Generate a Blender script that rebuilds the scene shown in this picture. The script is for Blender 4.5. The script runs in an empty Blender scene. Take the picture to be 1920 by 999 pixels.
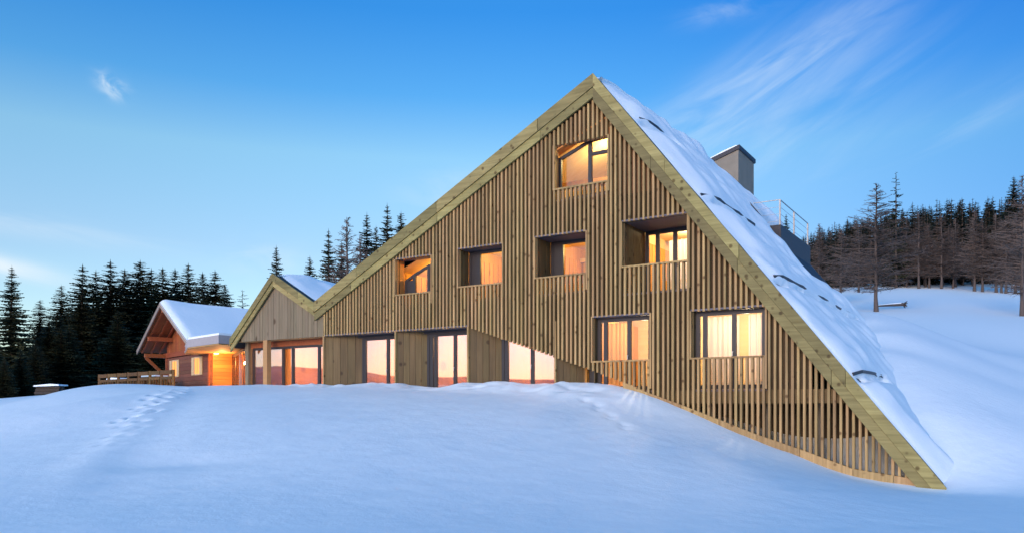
import bpy, bmesh, math, random
import numpy as np
from math import radians, sin, cos, pi

S = bpy.context.scene
COL = S.collection
rnd = random.Random(7)

# ------------------------------------------------------------------ camera
cam_d = bpy.data.cameras.new('camera')
cam = bpy.data.objects.new('camera', cam_d)
COL.objects.link(cam)
cam.location = (0, 0, 0)
cam.rotation_euler = (radians(90), 0, 0)
cam_d.sensor_width = 36.0
cam_d.lens = 36.0 * 1485 / 1920
cam_d.shift_y = 260.5 / 1920
cam_d.clip_start = 0.1
cam_d.clip_end = 8000
S.camera = cam
S.render.resolution_x, S.render.resolution_y = 1024, 532

# ------------------------------------------------------------------ colour management
S.view_settings.view_transform = 'Standard'
S.view_settings.look = 'None'
S.view_settings.gamma = 1
S.view_settings.use_curve_mapping = False
S.view_settings.exposure = 1.5
S.render.engine = 'CYCLES'
S.cycles.use_denoising = True
S.cycles.max_bounces = 6
S.cycles.transparent_max_bounces = 12
S.cycles.sample_clamp_indirect = 4.0

# ------------------------------------------------------------------ sky and sun (low sun behind the camera on the left)
SUN_AZ = radians(-152)        # compass angle of the sun measured from +Y towards +X
SUN_EL = radians(5.5)
W = bpy.data.worlds.new('World')
S.world = W
W.use_nodes = True
nt = W.node_tree
nt.nodes.clear()


def N(tree, kind, **kw):
    n = tree.nodes.new(kind)
    for k, v in kw.items():
        if k.startswith('i_'):
            n.inputs[int(k[2:])].default_value = v
        else:
            setattr(n, k, v)
    return n


def mth(tree, op, a, b=None, clamp=False):
    n = tree.nodes.new('ShaderNodeMath')
    n.operation = op
    n.use_clamp = clamp
    for i, x in enumerate((a, b)):
        if x is None:
            continue
        if isinstance(x, (int, float)):
            n.inputs[i].default_value = x
        else:
            tree.links.new(x, n.inputs[i])
    return n.outputs[0]


def mixc(tree, fac, a, b, blend='MIX'):
    n = tree.nodes.new('ShaderNodeMix')
    n.data_type = 'RGBA'
    n.blend_type = blend
    for s, x in ((n.inputs[0], fac), (n.inputs[6], a), (n.inputs[7], b)):
        if isinstance(x, (int, float)):
            s.default_value = x
        elif isinstance(x, tuple):
            s.default_value = x if len(x) == 4 else (*x, 1)
        else:
            tree.links.new(x, s)
    return n.outputs[2]


sky = N(nt, 'ShaderNodeTexSky', sky_type='NISHITA', sun_disc=False, sun_elevation=SUN_EL,
        sun_rotation=SUN_AZ, air_density=1.0, dust_density=0.3, ozone_density=2.0, altitude=1200)
hsv = N(nt, 'ShaderNodeHueSaturation')
hsv.inputs['Saturation'].default_value = 1.0
nt.links.new(sky.outputs[0], hsv.inputs['Color'])
tc = N(nt, 'ShaderNodeTexCoord')
sep = N(nt, 'ShaderNodeSeparateXYZ')
nt.links.new(tc.outputs['Generated'], sep.inputs[0])
az = mth(nt, 'ARCTAN2', sep.outputs[0], sep.outputs[1])
el = mth(nt, 'ARCSINE', sep.outputs[2])
ramp = N(nt, 'ShaderNodeValToRGB')      # blue deepens upwards, then lifts towards the zenith to light the snow; the same all round
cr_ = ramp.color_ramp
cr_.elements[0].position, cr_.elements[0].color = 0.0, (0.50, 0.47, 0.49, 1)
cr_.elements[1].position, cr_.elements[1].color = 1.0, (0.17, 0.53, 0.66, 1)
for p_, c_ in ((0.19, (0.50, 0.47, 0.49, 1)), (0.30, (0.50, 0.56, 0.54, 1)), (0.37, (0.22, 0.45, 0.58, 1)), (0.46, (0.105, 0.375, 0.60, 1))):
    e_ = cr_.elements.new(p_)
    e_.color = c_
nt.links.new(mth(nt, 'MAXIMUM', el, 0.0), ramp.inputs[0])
glow = N(nt, 'ShaderNodeValToRGB')      # pink band low over the horizon on the sunset side
cg_ = glow.color_ramp
cg_.elements[0].position, cg_.elements[0].color = 0.0, (1.04, .66, .78, 1)
cg_.elements[1].position, cg_.elements[1].color = 0.19, (1, 1, 1, 1)
e_ = cg_.elements.new(0.08)
e_.color = (1.06, .72, .86, 1)
nt.links.new(mth(nt, 'MAXIMUM', el, 0.0), glow.inputs[0])
west = mth(nt, 'MULTIPLY', mth(nt, 'SUBTRACT', 0.55, sep.outputs[1]), 1.0, clamp=True)
glowc = mixc(nt, west, (1.0, 1.0, 1.0), glow.outputs[0])
grade = N(nt, 'ShaderNodeVectorMath', operation='MULTIPLY')
nt.links.new(hsv.outputs[0], grade.inputs[0])
nt.links.new(mixc(nt, 1.0, ramp.outputs[0], glowc, 'MULTIPLY'), grade.inputs[1])
# evening: the half of the sky behind us, where the sun goes down, is made brighter to light the snow; the east turns a deeper blue
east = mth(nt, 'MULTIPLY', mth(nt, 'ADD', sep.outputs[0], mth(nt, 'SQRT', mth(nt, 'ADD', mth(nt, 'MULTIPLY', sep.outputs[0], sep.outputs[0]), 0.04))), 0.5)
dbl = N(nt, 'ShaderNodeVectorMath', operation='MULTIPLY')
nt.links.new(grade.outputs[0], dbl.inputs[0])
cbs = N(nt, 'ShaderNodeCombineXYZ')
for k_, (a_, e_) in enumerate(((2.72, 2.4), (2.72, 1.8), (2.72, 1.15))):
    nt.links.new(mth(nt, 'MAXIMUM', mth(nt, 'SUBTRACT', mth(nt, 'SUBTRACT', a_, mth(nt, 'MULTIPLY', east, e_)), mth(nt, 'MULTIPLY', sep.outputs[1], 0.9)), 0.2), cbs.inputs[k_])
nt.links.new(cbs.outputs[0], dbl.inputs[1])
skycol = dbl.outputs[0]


def cloud(col, a0, e0, tilt, s1, s2, amount, sx, sy, lo, hi, seed):
    """one wisp of cirrus: a soft tilted ellipse of stretched noise on the sky's sphere"""
    da = mth(nt, 'SUBTRACT', az, a0)
    de = mth(nt, 'SUBTRACT', el, e0)
    p = mth(nt, 'ADD', mth(nt, 'MULTIPLY', da, cos(tilt)), mth(nt, 'MULTIPLY', de, sin(tilt)))
    q = mth(nt, 'SUBTRACT', mth(nt, 'MULTIPLY', de, cos(tilt)), mth(nt, 'MULTIPLY', da, sin(tilt)))
    e = mth(nt, 'ADD', mth(nt, 'POWER', mth(nt, 'ABSOLUTE', mth(nt, 'DIVIDE', p, s1)), 2),
            mth(nt, 'POWER', mth(nt, 'ABSOLUTE', mth(nt, 'DIVIDE', q, s2)), 2))
    g = mth(nt, 'EXPONENT', mth(nt, 'MULTIPLY', e, -1))
    cb = N(nt, 'ShaderNodeCombineXYZ')
    nt.links.new(mth(nt, 'MULTIPLY', p, sx), cb.inputs[0])
    nt.links.new(mth(nt, 'MULTIPLY', q, sy), cb.inputs[1])
    cb.inputs[2].default_value = seed
    nz = N(nt, 'ShaderNodeTexNoise')
    nz.inputs['Scale'].default_value = 1
    nz.inputs['Detail'].default_value = 5
    nz.inputs['Roughness'].default_value = 0.55
    nz.inputs['Distortion'].default_value = 0.6
    nt.links.new(cb.outputs[0], nz.inputs['Vector'])
    mr = N(nt, 'ShaderNodeMapRange', interpolation_type='SMOOTHSTEP')
    nt.links.new(nz.outputs[0], mr.inputs[0])
    mr.inputs[1].default_value = lo
    mr.inputs[2].default_value = hi
    f = mth(nt, 'MULTIPLY', mth(nt, 'MULTIPLY', g, mr.outputs[0]), amount, clamp=True)
    return mixc(nt, f, col, CLOUDC)


CLOUDC = (1.0, 1.0, 1.0)
SKY_STRENGTH = 0.12
bg = N(nt, 'ShaderNodeBackground')
bg.inputs['Strength'].default_value = SKY_STRENGTH
out = N(nt, 'ShaderNodeOutputWorld')
CLOUDC = (0.29 / SKY_STRENGTH, 0.33 / SKY_STRENGTH, 0.36 / SKY_STRENGTH)
skycol = cloud(skycol, 0.30, 0.365, 0.42, 0.15, 0.035, 0.48, 6, 34, 0.28, 0.72, 3.0)
skycol = cloud(skycol, 0.36, 0.33, 0.50, 0.12, 0.05, 0.28, 5, 22, 0.33, 0.78, 8.0)
skycol = cloud(skycol, 0.50, 0.30, 0.30, 0.10, 0.02, 0.22, 5, 30, 0.35, 0.8, 12.0)
skycol = cloud(skycol, -0.468, 0.345, -0.5, 0.014, 0.009, 0.9, 40, 60, 0.30, 0.7, 5.0)
skycol = cloud(skycol, -0.59, 0.150, -0.16, 0.075, 0.010, 1.0, 6, 40, 0.15, 0.6, 1.0)
skycol = cloud(skycol, -0.55, 0.19, -0.08, 0.12, 0.012, 0.35, 6, 40, 0.3, 0.7, 2.0)
skycol = cloud(skycol, -0.31, 0.17, 0.0, 0.05, 0.02, 0.4, 14, 30, 0.35, 0.75, 21.0)
skycol = cloud(skycol, -0.08, 0.26, 0.1, 0.06, 0.03, 0.25, 12, 26, 0.35, 0.75, 14.0)
skycol = cloud(skycol, 0.27, 0.45, 0.1, 0.05, 0.012, 0.25, 12, 40, 0.35, 0.75, 15.0)
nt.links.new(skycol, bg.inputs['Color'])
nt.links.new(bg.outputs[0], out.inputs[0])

sun_d = bpy.data.lights.new('sun', 'SUN')
sun_d.energy = 1.3
sun_d.angle = radians(35)
sun_d.color = (1.0, 0.76, 0.60)
sun = bpy.data.objects.new('sun', sun_d)
COL.objects.link(sun)
sd = np.array([sin(SUN_AZ) * cos(SUN_EL), cos(SUN_AZ) * cos(SUN_EL), sin(SUN_EL)])
from mathutils import Vector
sun.rotation_euler = Vector(sd).to_track_quat('Z', 'Y').to_euler()

# ------------------------------------------------------------------ frames of reference
ANG = radians(32.7)
CA, SA = cos(ANG), sin(ANG)
PX, PY = 4.15, 23.0


def L2W(u, v):
    return PX + u * CA + v * SA, PY - u * SA + v * CA


def bearing(px, Y):
    return (px - 960) / 1485 * Y


# ------------------------------------------------------------------ small helpers
def tag(o, label=None, cat=None, group=None, kind=None):
    if label:
        o['label'] = label
    if cat:
        o['category'] = cat
    if group:
        o['group'] = group
    if kind:
        o['kind'] = kind
    return o


def mesh(name, vs, fs, mat=None, smooth=False):
    me = bpy.data.meshes.new(name)
    me.from_pydata([tuple(map(float, v)) for v in vs], [], fs)
    if mat:
        for m in (mat if isinstance(mat, list) else [mat]):
            me.materials.append(m)
    if smooth:
        me.polygons.foreach_set('use_smooth', [True] * len(me.polygons))
    me.update()
    return me


def link(name, me, parent=None):
    o = bpy.data.objects.new(name, me)
    COL.objects.link(o)
    if parent:
        o.parent = parent
    return o


class MB:
    def __init__(s):
        s.v, s.f, s.mi = [], [], []

    def add(s, vs, fs, mi=0):
        b = len(s.v)
        s.v += [tuple(v) for v in vs]
        s.f += [tuple(i + b for i in f) for f in fs]
        s.mi += [mi] * len(fs)
        return s

    def box(s, a0, a1, b0, b1, c0, c1, mi=0):
        vs = [(a0, b0, c0), (a1, b0, c0), (a1, b1, c0), (a0, b1, c0), (a0, b0, c1), (a1, b0, c1), (a1, b1, c1), (a0, b1, c1)]
        return s.add(vs, [(3, 2, 1, 0), (4, 5, 6, 7), (0, 1, 5, 4), (1, 2, 6, 5), (2, 3, 7, 6), (3, 0, 4, 7)], mi)

    def prism(s, poly, v0, v1, mi=0):
        """polygon given in (u, z), pushed from v0 to v1"""
        n = len(poly)
        ar = sum(poly[i][0] * poly[(i + 1) % n][1] - poly[(i + 1) % n][0] * poly[i][1] for i in range(n))
        if ar < 0:
            poly = poly[::-1]
        vs = [(u, v0, z) for u, z in poly] + [(u, v1, z) for u, z in poly]
        fs = [tuple(range(n)), tuple(range(2 * n - 1, n - 1, -1))]
        fs += [(i, i + n, (i + 1) % n + n, (i + 1) % n) for i in range(n)]
        return s.add(vs, fs, mi)

    def beam(s, p, q, w, h, mi=0, up=(0, 0, 1)):
        """square bar from p to q, w wide and h high"""
        p, q = Vector(p), Vector(q)
        d = (q - p).normalized()
        a = d.cross(Vector(up))
        if a.length < 1e-4:
            a = Vector((1, 0, 0))
        a.normalize()
        b = a.cross(d)
        a, b = a * w / 2, b * h / 2
        vs = [p - a - b, p + a - b, p + a + b, p - a + b, q - a - b, q + a - b, q + a + b, q - a + b]
        return s.add(vs, [(0, 1, 2, 3), (7, 6, 5, 4), (0, 4, 5, 1), (1, 5, 6, 2), (2, 6, 7, 3), (3, 7, 4, 0)], mi)

    def tube(s, p, q, r0, r1, n=6, mi=0, cap=True):
        p, q = Vector(p), Vector(q)
        d = (q - p).normalized()
        a = d.cross(Vector((0, 0, 1)))
        if a.length < 1e-3:
            a = Vector((1, 0, 0))
        a.normalize()
        b = d.cross(a)
        vs = []
        for c, r in ((p, r0), (q, r1)):
            for i in range(n):
                t = 2 * pi * i / n
                vs.append(c + a * (r * cos(t)) + b * (r * sin(t)))
        fs = [(i, (i + 1) % n, (i + 1) % n + n, i + n) for i in range(n)]
        if cap:
            fs += [tuple(range(n - 1, -1, -1)), tuple(range(n, 2 * n))]
        return s.add(vs, fs, mi)

    def build(s, name, mat, parent=None, smooth=False):
        me = mesh(name, s.v, s.f, mat, smooth)
        if any(s.mi):
            me.polygons.foreach_set('material_index', s.mi)
        return link(name, me, parent)


def empty(name, loc=(0, 0, 0), rz=0, parent=None):
    o = bpy.data.objects.new(name, None)
    COL.objects.link(o)
    o.location = loc
    o.rotation_euler = (0, 0, rz)
    if parent:
        o.parent = parent
    return o


# ------------------------------------------------------------------ value noise for the terrain and the snow
def vnoise(x, y, seed=0):
    x, y = np.asarray(x, float), np.asarray(y, float)
    xi, yi = np.floor(x).astype(np.int64), np.floor(y).astype(np.int64)
    fx, fy = x - xi, y - yi
    fx, fy = fx * fx * (3 - 2 * fx), fy * fy * (3 - 2 * fy)

    def hsh(a, b):
        n = (a * 374761393 + b * 668265263 + seed * 974711) & 0x7fffffff
        n = ((n ^ (n >> 13)) * 1274126177) & 0x7fffffff
        return ((n ^ (n >> 16)) & 0xffff) / 65535.0
    return (hsh(xi, yi) * (1 - fx) + hsh(xi + 1, yi) * fx) * (1 - fy) + (hsh(xi, yi + 1) * (1 - fx) + hsh(xi + 1, yi + 1) * fx) * fy - 0.5


# ------------------------------------------------------------------ materials
def newmat(name):
    m = bpy.data.materials.new(name)
    m.use_nodes = True
    t = m.node_tree
    b = t.nodes['Principled BSDF']
    return m, t, b


def wood(name, base, dark, along='Z', knots=0.0, kr=1.0, rough=0.65, var=0.35, scale=1.0, spec=0.3):
    """sawn timber: grain drawn out along the given axis, a shade of its own for every board, knots if asked"""
    m, t, b = newmat(name)
    tcn = N(t, 'ShaderNodeTexCoord')
    oi = N(t, 'ShaderNodeObjectInfo')
    mp = N(t, 'ShaderNodeMapping')
    g = {'X': (0.6, 14, 14), 'Y': (14, 0.6, 14), 'Z': (14, 14, 0.6)}[along]
    mp.inputs['Scale'].default_value = [k * scale for k in g]
    off = N(t, 'ShaderNodeVectorMath', operation='ADD')
    t.links.new(tcn.outputs['Object'], off.inputs[0])
    cbo = N(t, 'ShaderNodeCombineXYZ')
    rr = mth(t, 'MULTIPLY', oi.outputs['Random'], 37.0)
    for i in range(3):
        t.links.new(rr, cbo.inputs[i])
    t.links.new(cbo.outputs[0], off.inputs[1])
    t.links.new(off.outputs[0], mp.inputs[0])
    nz = N(t, 'ShaderNodeTexNoise')
    nz.inputs['Scale'].default_value = 1.0
    nz.inputs['Detail'].default_value = 6
    nz.inputs['Roughness'].default_value = 0.6
    nz.inputs['Distortion'].default_value = 0.4
    t.links.new(mp.outputs[0], nz.inputs['Vector'])
    ramp = N(t, 'ShaderNodeMapRange')
    t.links.new(nz.outputs[0], ramp.inputs[0])
    ramp.inputs[1].default_value = 0.3
    ramp.inputs[2].default_value = 0.72
    c = mixc(t, ramp.outputs[0], base, dark)
    big = N(t, 'ShaderNodeTexNoise')
    big.inputs['Scale'].default_value = 0.9
    big.inputs['Detail'].default_value = 3
    t.links.new(off.outputs[0], big.inputs['Vector'])
    wv = N(t, 'ShaderNodeMapRange')
    t.links.new(big.outputs[0], wv.inputs[0])
    wv.inputs[1].default_value, wv.inputs[2].default_value = 0.35, 0.65
    wv.inputs[3].default_value, wv.inputs[4].default_value = 1 - var * 0.45, 1 + var * 0.35
    rv = N(t, 'ShaderNodeMapRange')
    t.links.new(oi.outputs['Random'], rv.inputs[0])
    rv.inputs[3].default_value, rv.inputs[4].default_value = 1 - var, 1 + var * 0.8
    sc = N(t, 'ShaderNodeVectorMath', operation='SCALE')
    t.links.new(c, sc.inputs[0])
    t.links.new(mth(t, 'MULTIPLY', wv.outputs[0], rv.outputs[0]), sc.inputs['Scale'])
    hs = N(t, 'ShaderNodeHueSaturation')
    wn = N(t, 'ShaderNodeTexWhiteNoise', noise_dimensions='1D')
    t.links.new(rr, wn.inputs['W'])
    hr_ = N(t, 'ShaderNodeMapRange')
    t.links.new(wn.outputs['Value'], hr_.inputs[0])
    hr_.inputs[3].default_value, hr_.inputs[4].default_value = 0.493, 0.508
    t.links.new(hr_.outputs[0], hs.inputs['Hue'])
    t.links.new(sc.outputs[0], hs.inputs['Color'])
    c = hs.outputs[0]
    if knots:
        vo = N(t, 'ShaderNodeTexVoronoi')
        vo.inputs['Scale'].default_value = knots
        t.links.new(off.outputs[0], vo.inputs['Vector'])
        k = N(t, 'ShaderNodeMapRange', interpolation_type='SMOOTHSTEP')
        t.links.new(vo.outputs['Distance'], k.inputs[0])
        k.inputs[1].default_value, k.inputs[2].default_value = 0.08 * kr, 0.20 * kr
        k.inputs[3].default_value, k.inputs[4].default_value = 1, 0
        sc2 = N(t, 'ShaderNodeVectorMath', operation='MULTIPLY')
        sc2.inputs[1].default_value = (0.34, 0.26, 0.18)
        t.links.new(c, sc2.inputs[0])
        c = mixc(t, mth(t, 'MULTIPLY', k.outputs[0], 0.9), c, sc2.outputs[0])
    t.links.new(c, b.inputs['Base Color'])
    b.inputs['Roughness'].default_value = rough
    b.inputs['Specular IOR Level'].default_value = spec
    bp = N(t, 'ShaderNodeBump')
    bp.inputs['Strength'].default_value = 0.35
    bp.inputs['Distance'].default_value = 0.004
    t.links.new(nz.outputs[0], bp.inputs['Height'])
    t.links.new(bp.outputs[0], b.inputs['Normal'])
    return m


def plain(name, col, rough=0.6, metal=0.0, spec=0.4, noise=0.12, nscale=6.0):
    m, t, b = newmat(name)
    tcn = N(t, 'ShaderNodeTexCoord')
    nz = N(t, 'ShaderNodeTexNoise')
    nz.inputs['Scale'].default_value = nscale
    nz.inputs['Detail'].default_value = 5
    t.links.new(tcn.outputs['Object'], nz.inputs['Vector'])
    lo = tuple(c * (1 - noise) for c in col)
    hi = tuple(min(1, c * (1 + noise)) for c in col)
    t.links.new(mixc(t, nz.outputs[0], lo, hi), b.inputs['Base Color'])
    b.inputs['Roughness'].default_value = rough
    b.inputs['Metallic'].default_value = metal
    b.inputs['Specular IOR Level'].default_value = spec
    return m


def snowmat(name, grain=1.0):
    m, t, b = newmat(name)
    tcn = N(t, 'ShaderNodeTexCoord')
    n1 = N(t, 'ShaderNodeTexNoise')
    n1.inputs['Scale'].default_value = 3.5
    n1.inputs['Detail'].default_value = 8
    n1.inputs['Roughness'].default_value = 0.62
    t.links.new(tcn.outputs['Object'], n1.inputs['Vector'])
    n2 = N(t, 'ShaderNodeTexNoise')
    n2.inputs['Scale'].default_value = 40
    n2.inputs['Detail'].default_value = 4
    t.links.new(tcn.outputs['Object'], n2.inputs['Vector'])
    hgt = mth(t, 'ADD', n1.outputs[0], mth(t, 'MULTIPLY', n2.outputs[0], 0.22))
    bp = N(t, 'ShaderNodeBump')
    bp.inputs['Strength'].default_value = 0.3 * grain
    bp.inputs['Distance'].default_value = 0.05
    t.links.new(hgt, bp.inputs['Height'])
    t.links.new(bp.outputs[0], b.inputs['Normal'])
    t.links.new(mixc(t, n1.outputs[0], (0.83, 0.905, 0.92), (0.89, 0.94, 0.945)), b.inputs['Base Color'])
    b.inputs['Roughness'].default_value = 0.62
    b.inputs['Specular IOR Level'].default_value = 0.25
    return m


def glassmat(name, fac, tint=(0.95, 0.97, 0.97), mul=0.6):
    m = bpy.data.materials.new(name)
    m.use_nodes = True
    t = m.node_tree
    t.nodes.clear()
    tr = N(t, 'ShaderNodeBsdfTransparent')
    tr.inputs[0].default_value = (*tint, 1)
    gl = N(t, 'ShaderNodeBsdfGlossy')
    gl.inputs['Roughness'].default_value = 0.015
    gl.inputs['Color'].default_value = (0.97, 0.97, 0.97, 1)
    tcn = N(t, 'ShaderNodeTexCoord')
    nz = N(t, 'ShaderNodeTexNoise')
    nz.inputs['Scale'].default_value = 0.8
    t.links.new(tcn.outputs['Object'], nz.inputs['Vector'])
    bp = N(t, 'ShaderNodeBump')
    bp.inputs['Strength'].default_value = 0.02
    bp.inputs['Distance'].default_value = 0.02
    t.links.new(nz.outputs[0], bp.inputs['Height'])
    t.links.new(bp.outputs[0], gl.inputs['Normal'])
    mx = N(t, 'ShaderNodeMixShader')
    lw = N(t, 'ShaderNodeLayerWeight')
    lw.inputs[0].default_value = 0.25
    f = mth(t, 'ADD', mth(t, 'MULTIPLY', lw.outputs['Fresnel'], mul), fac, clamp=True)
    t.links.new(f, mx.inputs[0])
    t.links.new(tr.outputs[0], mx.inputs[1])
    t.links.new(gl.outputs[0], mx.inputs[2])
    o = N(t, 'ShaderNodeOutputMaterial')
    t.links.new(mx.outputs[0], o.inputs[0])
    return m


def emitmat(name, col, st):
    m, t, b = newmat(name)
    b.inputs['Base Color'].default_value = (*col, 1)
    b.inputs['Emission Color'].default_value = (*col, 1)
    b.inputs['Emission Strength'].default_value = st
    return m


M = {}
M['snow'] = snowmat('snow')
M['roof_snow'] = snowmat('roof_snow', 0.8)
M['slat'] = wood('slat_wood', (0.46, 0.30, 0.13), (0.255, 0.152, 0.056), 'Z', knots=3.0, var=0.24)
M['barge'] = wood('barge_wood', (0.32, 0.268, 0.103), (0.175, 0.138, 0.046), 'X', knots=3.4, kr=1.25, var=0.34, scale=0.8)
M['board'] = wood('board_wood', (0.235, 0.185, 0.115), (0.165, 0.125, 0.072), 'Z', knots=1.2, var=0.10)
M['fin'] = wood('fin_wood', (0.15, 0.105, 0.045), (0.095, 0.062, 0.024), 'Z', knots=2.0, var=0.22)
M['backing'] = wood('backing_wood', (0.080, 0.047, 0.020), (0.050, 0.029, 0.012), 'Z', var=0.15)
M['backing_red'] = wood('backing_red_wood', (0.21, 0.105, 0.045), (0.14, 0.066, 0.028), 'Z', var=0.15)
M['dark_frame'] = plain('dark_frame', (0.030, 0.026, 0.027), 0.45)
M['soffit'] = plain('soffit_paint', (0.11, 0.095, 0.11), 0.6)
M['room'] = wood('room_wood', (0.62, 0.32, 0.075), (0.48, 0.22, 0.045), 'Z', knots=0.8, var=0.08, scale=0.5)
M['room_pale'] = wood('room_pale_wood', (0.72, 0.52, 0.28), (0.66, 0.44, 0.21), 'X', knots=0.6, var=0.06, scale=0.5)
M['room_floor'] = wood('room_floor_wood', (0.25, 0.13, 0.06), (0.17, 0.09, 0.04), 'Y', var=0.1)


def cloth(name, col):
    m = plain(name, col, 0.9, noise=0.05)
    t = m.node_tree
    tl = N(t, 'ShaderNodeBsdfTranslucent')
    tl.inputs[0].default_value = (*col, 1)
    mx = N(t, 'ShaderNodeMixShader')
    mx.inputs[0].default_value = 0.5
    t.links.new(t.nodes['Principled BSDF'].outputs[0], mx.inputs[1])
    t.links.new(tl.outputs[0], mx.inputs[2])
    t.links.new(mx.outputs[0], t.nodes['Material Output'].inputs[0])
    return m


M['curtain'] = cloth('curtain_cloth', (0.78, 0.70, 0.60))
M['glass'] = glassmat('glass', 0.03, mul=0.18)
M['glass_mirror'] = glassmat('glass_mirror', 0.28, (0.85, 0.85, 0.85))
M['concrete'] = plain('chimney_render', (0.23, 0.20, 0.155), 0.8, noise=0.2, nscale=2.5)
M['metal'] = plain('dark_sheet_metal', (0.034, 0.034, 0.042), 0.5, metal=0.2)
M['steel'] = plain('railing_steel', (0.36, 0.35, 0.33), 0.4, metal=0.3)
M['roof'] = plain('roof_sheet', (0.018, 0.018, 0.022), 0.6)
M['fascia'] = plain('grey_fascia', (0.36, 0.33, 0.33), 0.7)
M['chalet_wall'] = wood('chalet_wood', (0.20, 0.078, 0.046), (0.125, 0.048, 0.03), 'X', var=0.22)
M['chalet_beam'] = wood('chalet_beam_wood', (0.33, 0.095, 0.033), (0.22, 0.058, 0.020), 'Y', var=0.15)  # redder than the timber itself: warm light under the chalet eaves put into colour
M['chalet_grey'] = wood('chalet_grey_wood', (0.32, 0.25, 0.21), (0.24, 0.18, 0.15), 'Z', var=0.15)
M['shutter'] = wood('shutter_wood', (0.62, 0.47, 0.28), (0.52, 0.38, 0.2), 'Z', var=0.06)
M['entry'] = wood('entry_wood', (0.62, 0.24, 0.065), (0.50, 0.175, 0.045), 'X', var=0.12, scale=0.6)
M['canopy_soffit'] = wood('canopy_wood', (0.50, 0.30, 0.12), (0.42, 0.24, 0.09), 'X', var=0.08)
M['fence'] = wood('fence_wood', (0.145, 0.075, 0.020), (0.085, 0.042, 0.012), 'X', var=0.25)
M['bark'] = plain('spruce_bark', (0.060, 0.046, 0.036), 0.9, noise=0.4, nscale=8)
M['larch_bark'] = plain('larch_bark', (0.10, 0.078, 0.068), 0.9, noise=0.35, nscale=6)
M['lamp'] = emitmat('lamp_glow', (1.0, 0.72, 0.38), 4)


def foliage(name, a, b_, var=0.35):
    m, t, b = newmat(name)
    oi = N(t, 'ShaderNodeObjectInfo')
    tcn = N(t, 'ShaderNodeTexCoord')
    nz = N(t, 'ShaderNodeTexNoise')
    nz.inputs['Scale'].default_value = 9.0
    nz.inputs['Detail'].default_value = 3
    t.links.new(tcn.outputs['Object'], nz.inputs['Vector'])
    mr = N(t, 'ShaderNodeMapRange')
    t.links.new(nz.outputs[0], mr.inputs[0])
    mr.inputs[1].default_value, mr.inputs[2].default_value = 0.35, 0.65
    c = mixc(t, mr.outputs[0], a, b_)
    rv = N(t, 'ShaderNodeMapRange')
    t.links.new(oi.outputs['Random'], rv.inputs[0])
    rv.inputs[3].default_value, rv.inputs[4].default_value = 1 - var, 1 + var
    sc = N(t, 'ShaderNodeVectorMath', operation='SCALE')
    t.links.new(c, sc.inputs[0])
    t.links.new(rv.outputs[0], sc.inputs['Scale'])
    t.links.new(sc.outputs[0], b.inputs['Base Color'])
    b.inputs['Roughness'].default_value = 0.7
    b.inputs['Specular IOR Level'].default_value = 0.2
    return m


M['needles'] = foliage('spruce_needles', (0.018, 0.028, 0.017), (0.052, 0.057, 0.025))
M['needles_far'] = foliage('far_needles', (0.013, 0.020, 0.014), (0.026, 0.033, 0.018))
M['twigs'] = foliage('larch_twigs', (0.085, 0.066, 0.057), (0.135, 0.102, 0.085), 0.2)

# ------------------------------------------------------------------ terrain
LAM = []
CP = []   # control points (x, y, z)


def cw(x, y, z, lam=1e-5):
    CP.append((x, y, z))
    LAM.append(lam)


def cl(u, v, z, lam=1e-5):
    x, y = L2W(u, v)
    CP.append((x, y, z))
    LAM.append(lam)


for p in [(0, -8, -1.9), (-12, -5, -2.0), (12, -6, -2.2), (0, 0, -1.72), (-6, 6, -1.68), (6, 6, -1.85), (0, 9.5, -1.62), (-8, 11, -1.50), (8, 11, -1.9),
          (0, 15, -1.05), (-8, 16, -0.92), (7, 15, -1.75), (1, 19.5, -0.25), (-6, 20, -0.12), (-12, 20, -0.30), (-16, 21, -0.85), (-13, 15, -1.35),
          (10.5, 17, -2.0), (14, 19, -2.0), (16, 14, -2.2), (-10, 25, 0.45), (-14, 26.5, 0.50), (-16.2, 30, 0.74), (-18.0, 30, 0.30), (-19.6, 30, -0.45),
          (-20, 24, -0.9), (-24, 30, -0.9), (-26, 38, -0.3), (-30, 30, -1.4), (-40, 40, -1.0), (-40, 20, -2.0), (-70, 20, -2.5), (-22, 40, 0.78), (-18.5, 36, 0.80), (-15, 34, 0.78),
          (-24, 46, 0.80), (-29, 50, 0.70), (-36, 58, 0.55), (-50, 70, 0.7), (-30, 70, 1.2), (-16, 60, 1.2), (-60, 110, 1.5), (-20, 100, 3.5), (-110, 120, 0.0),
          (5, 70, 5.6), (0, 110, 9), (34, 73, 8.6), (70, 80, 10.2), (80, 80, 9.5), (40, 95, 13.0), (45, 110, 16.4), (70, 110, 16.8), (100, 105, 16.0),
          (80, 150, 26), (130, 150, 27), (60, 200, 35), (120, 200, 39), (180, 200, 42), (20, 200, 22), (-40, 200, 8), (90, 260, 52), (160, 260, 58), (240, 260, 62), (0, 280, 30), (-120, 260, 2),
          (60, 40, -.5), (40, 20, -2.6), (60, 10, -4), (200, 60, 3), (260, 160, 30), (30, -20, -3), (-40, -30, -3.5), (150, -30, -6), (-150, 0, -5)]:
    cw(*p)
for k_, (Y_, z_) in enumerate(((24, -.75), (29, .2), (34, 1.15), (42, 2.7), (50, 4.25), (60, 6.1), (72, 8.4), (88, 11.8))):   # even slope of the field
    for X_, dz_ in ((.50, 1.0 * (30 < Y_ < 45) + .7 * (Y_ < 30)), (.60, .10), (.70, -.1), (.85, -.4)):
        cw(X_ * Y_, Y_, z_ + dz_, 4e-2)
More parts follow.
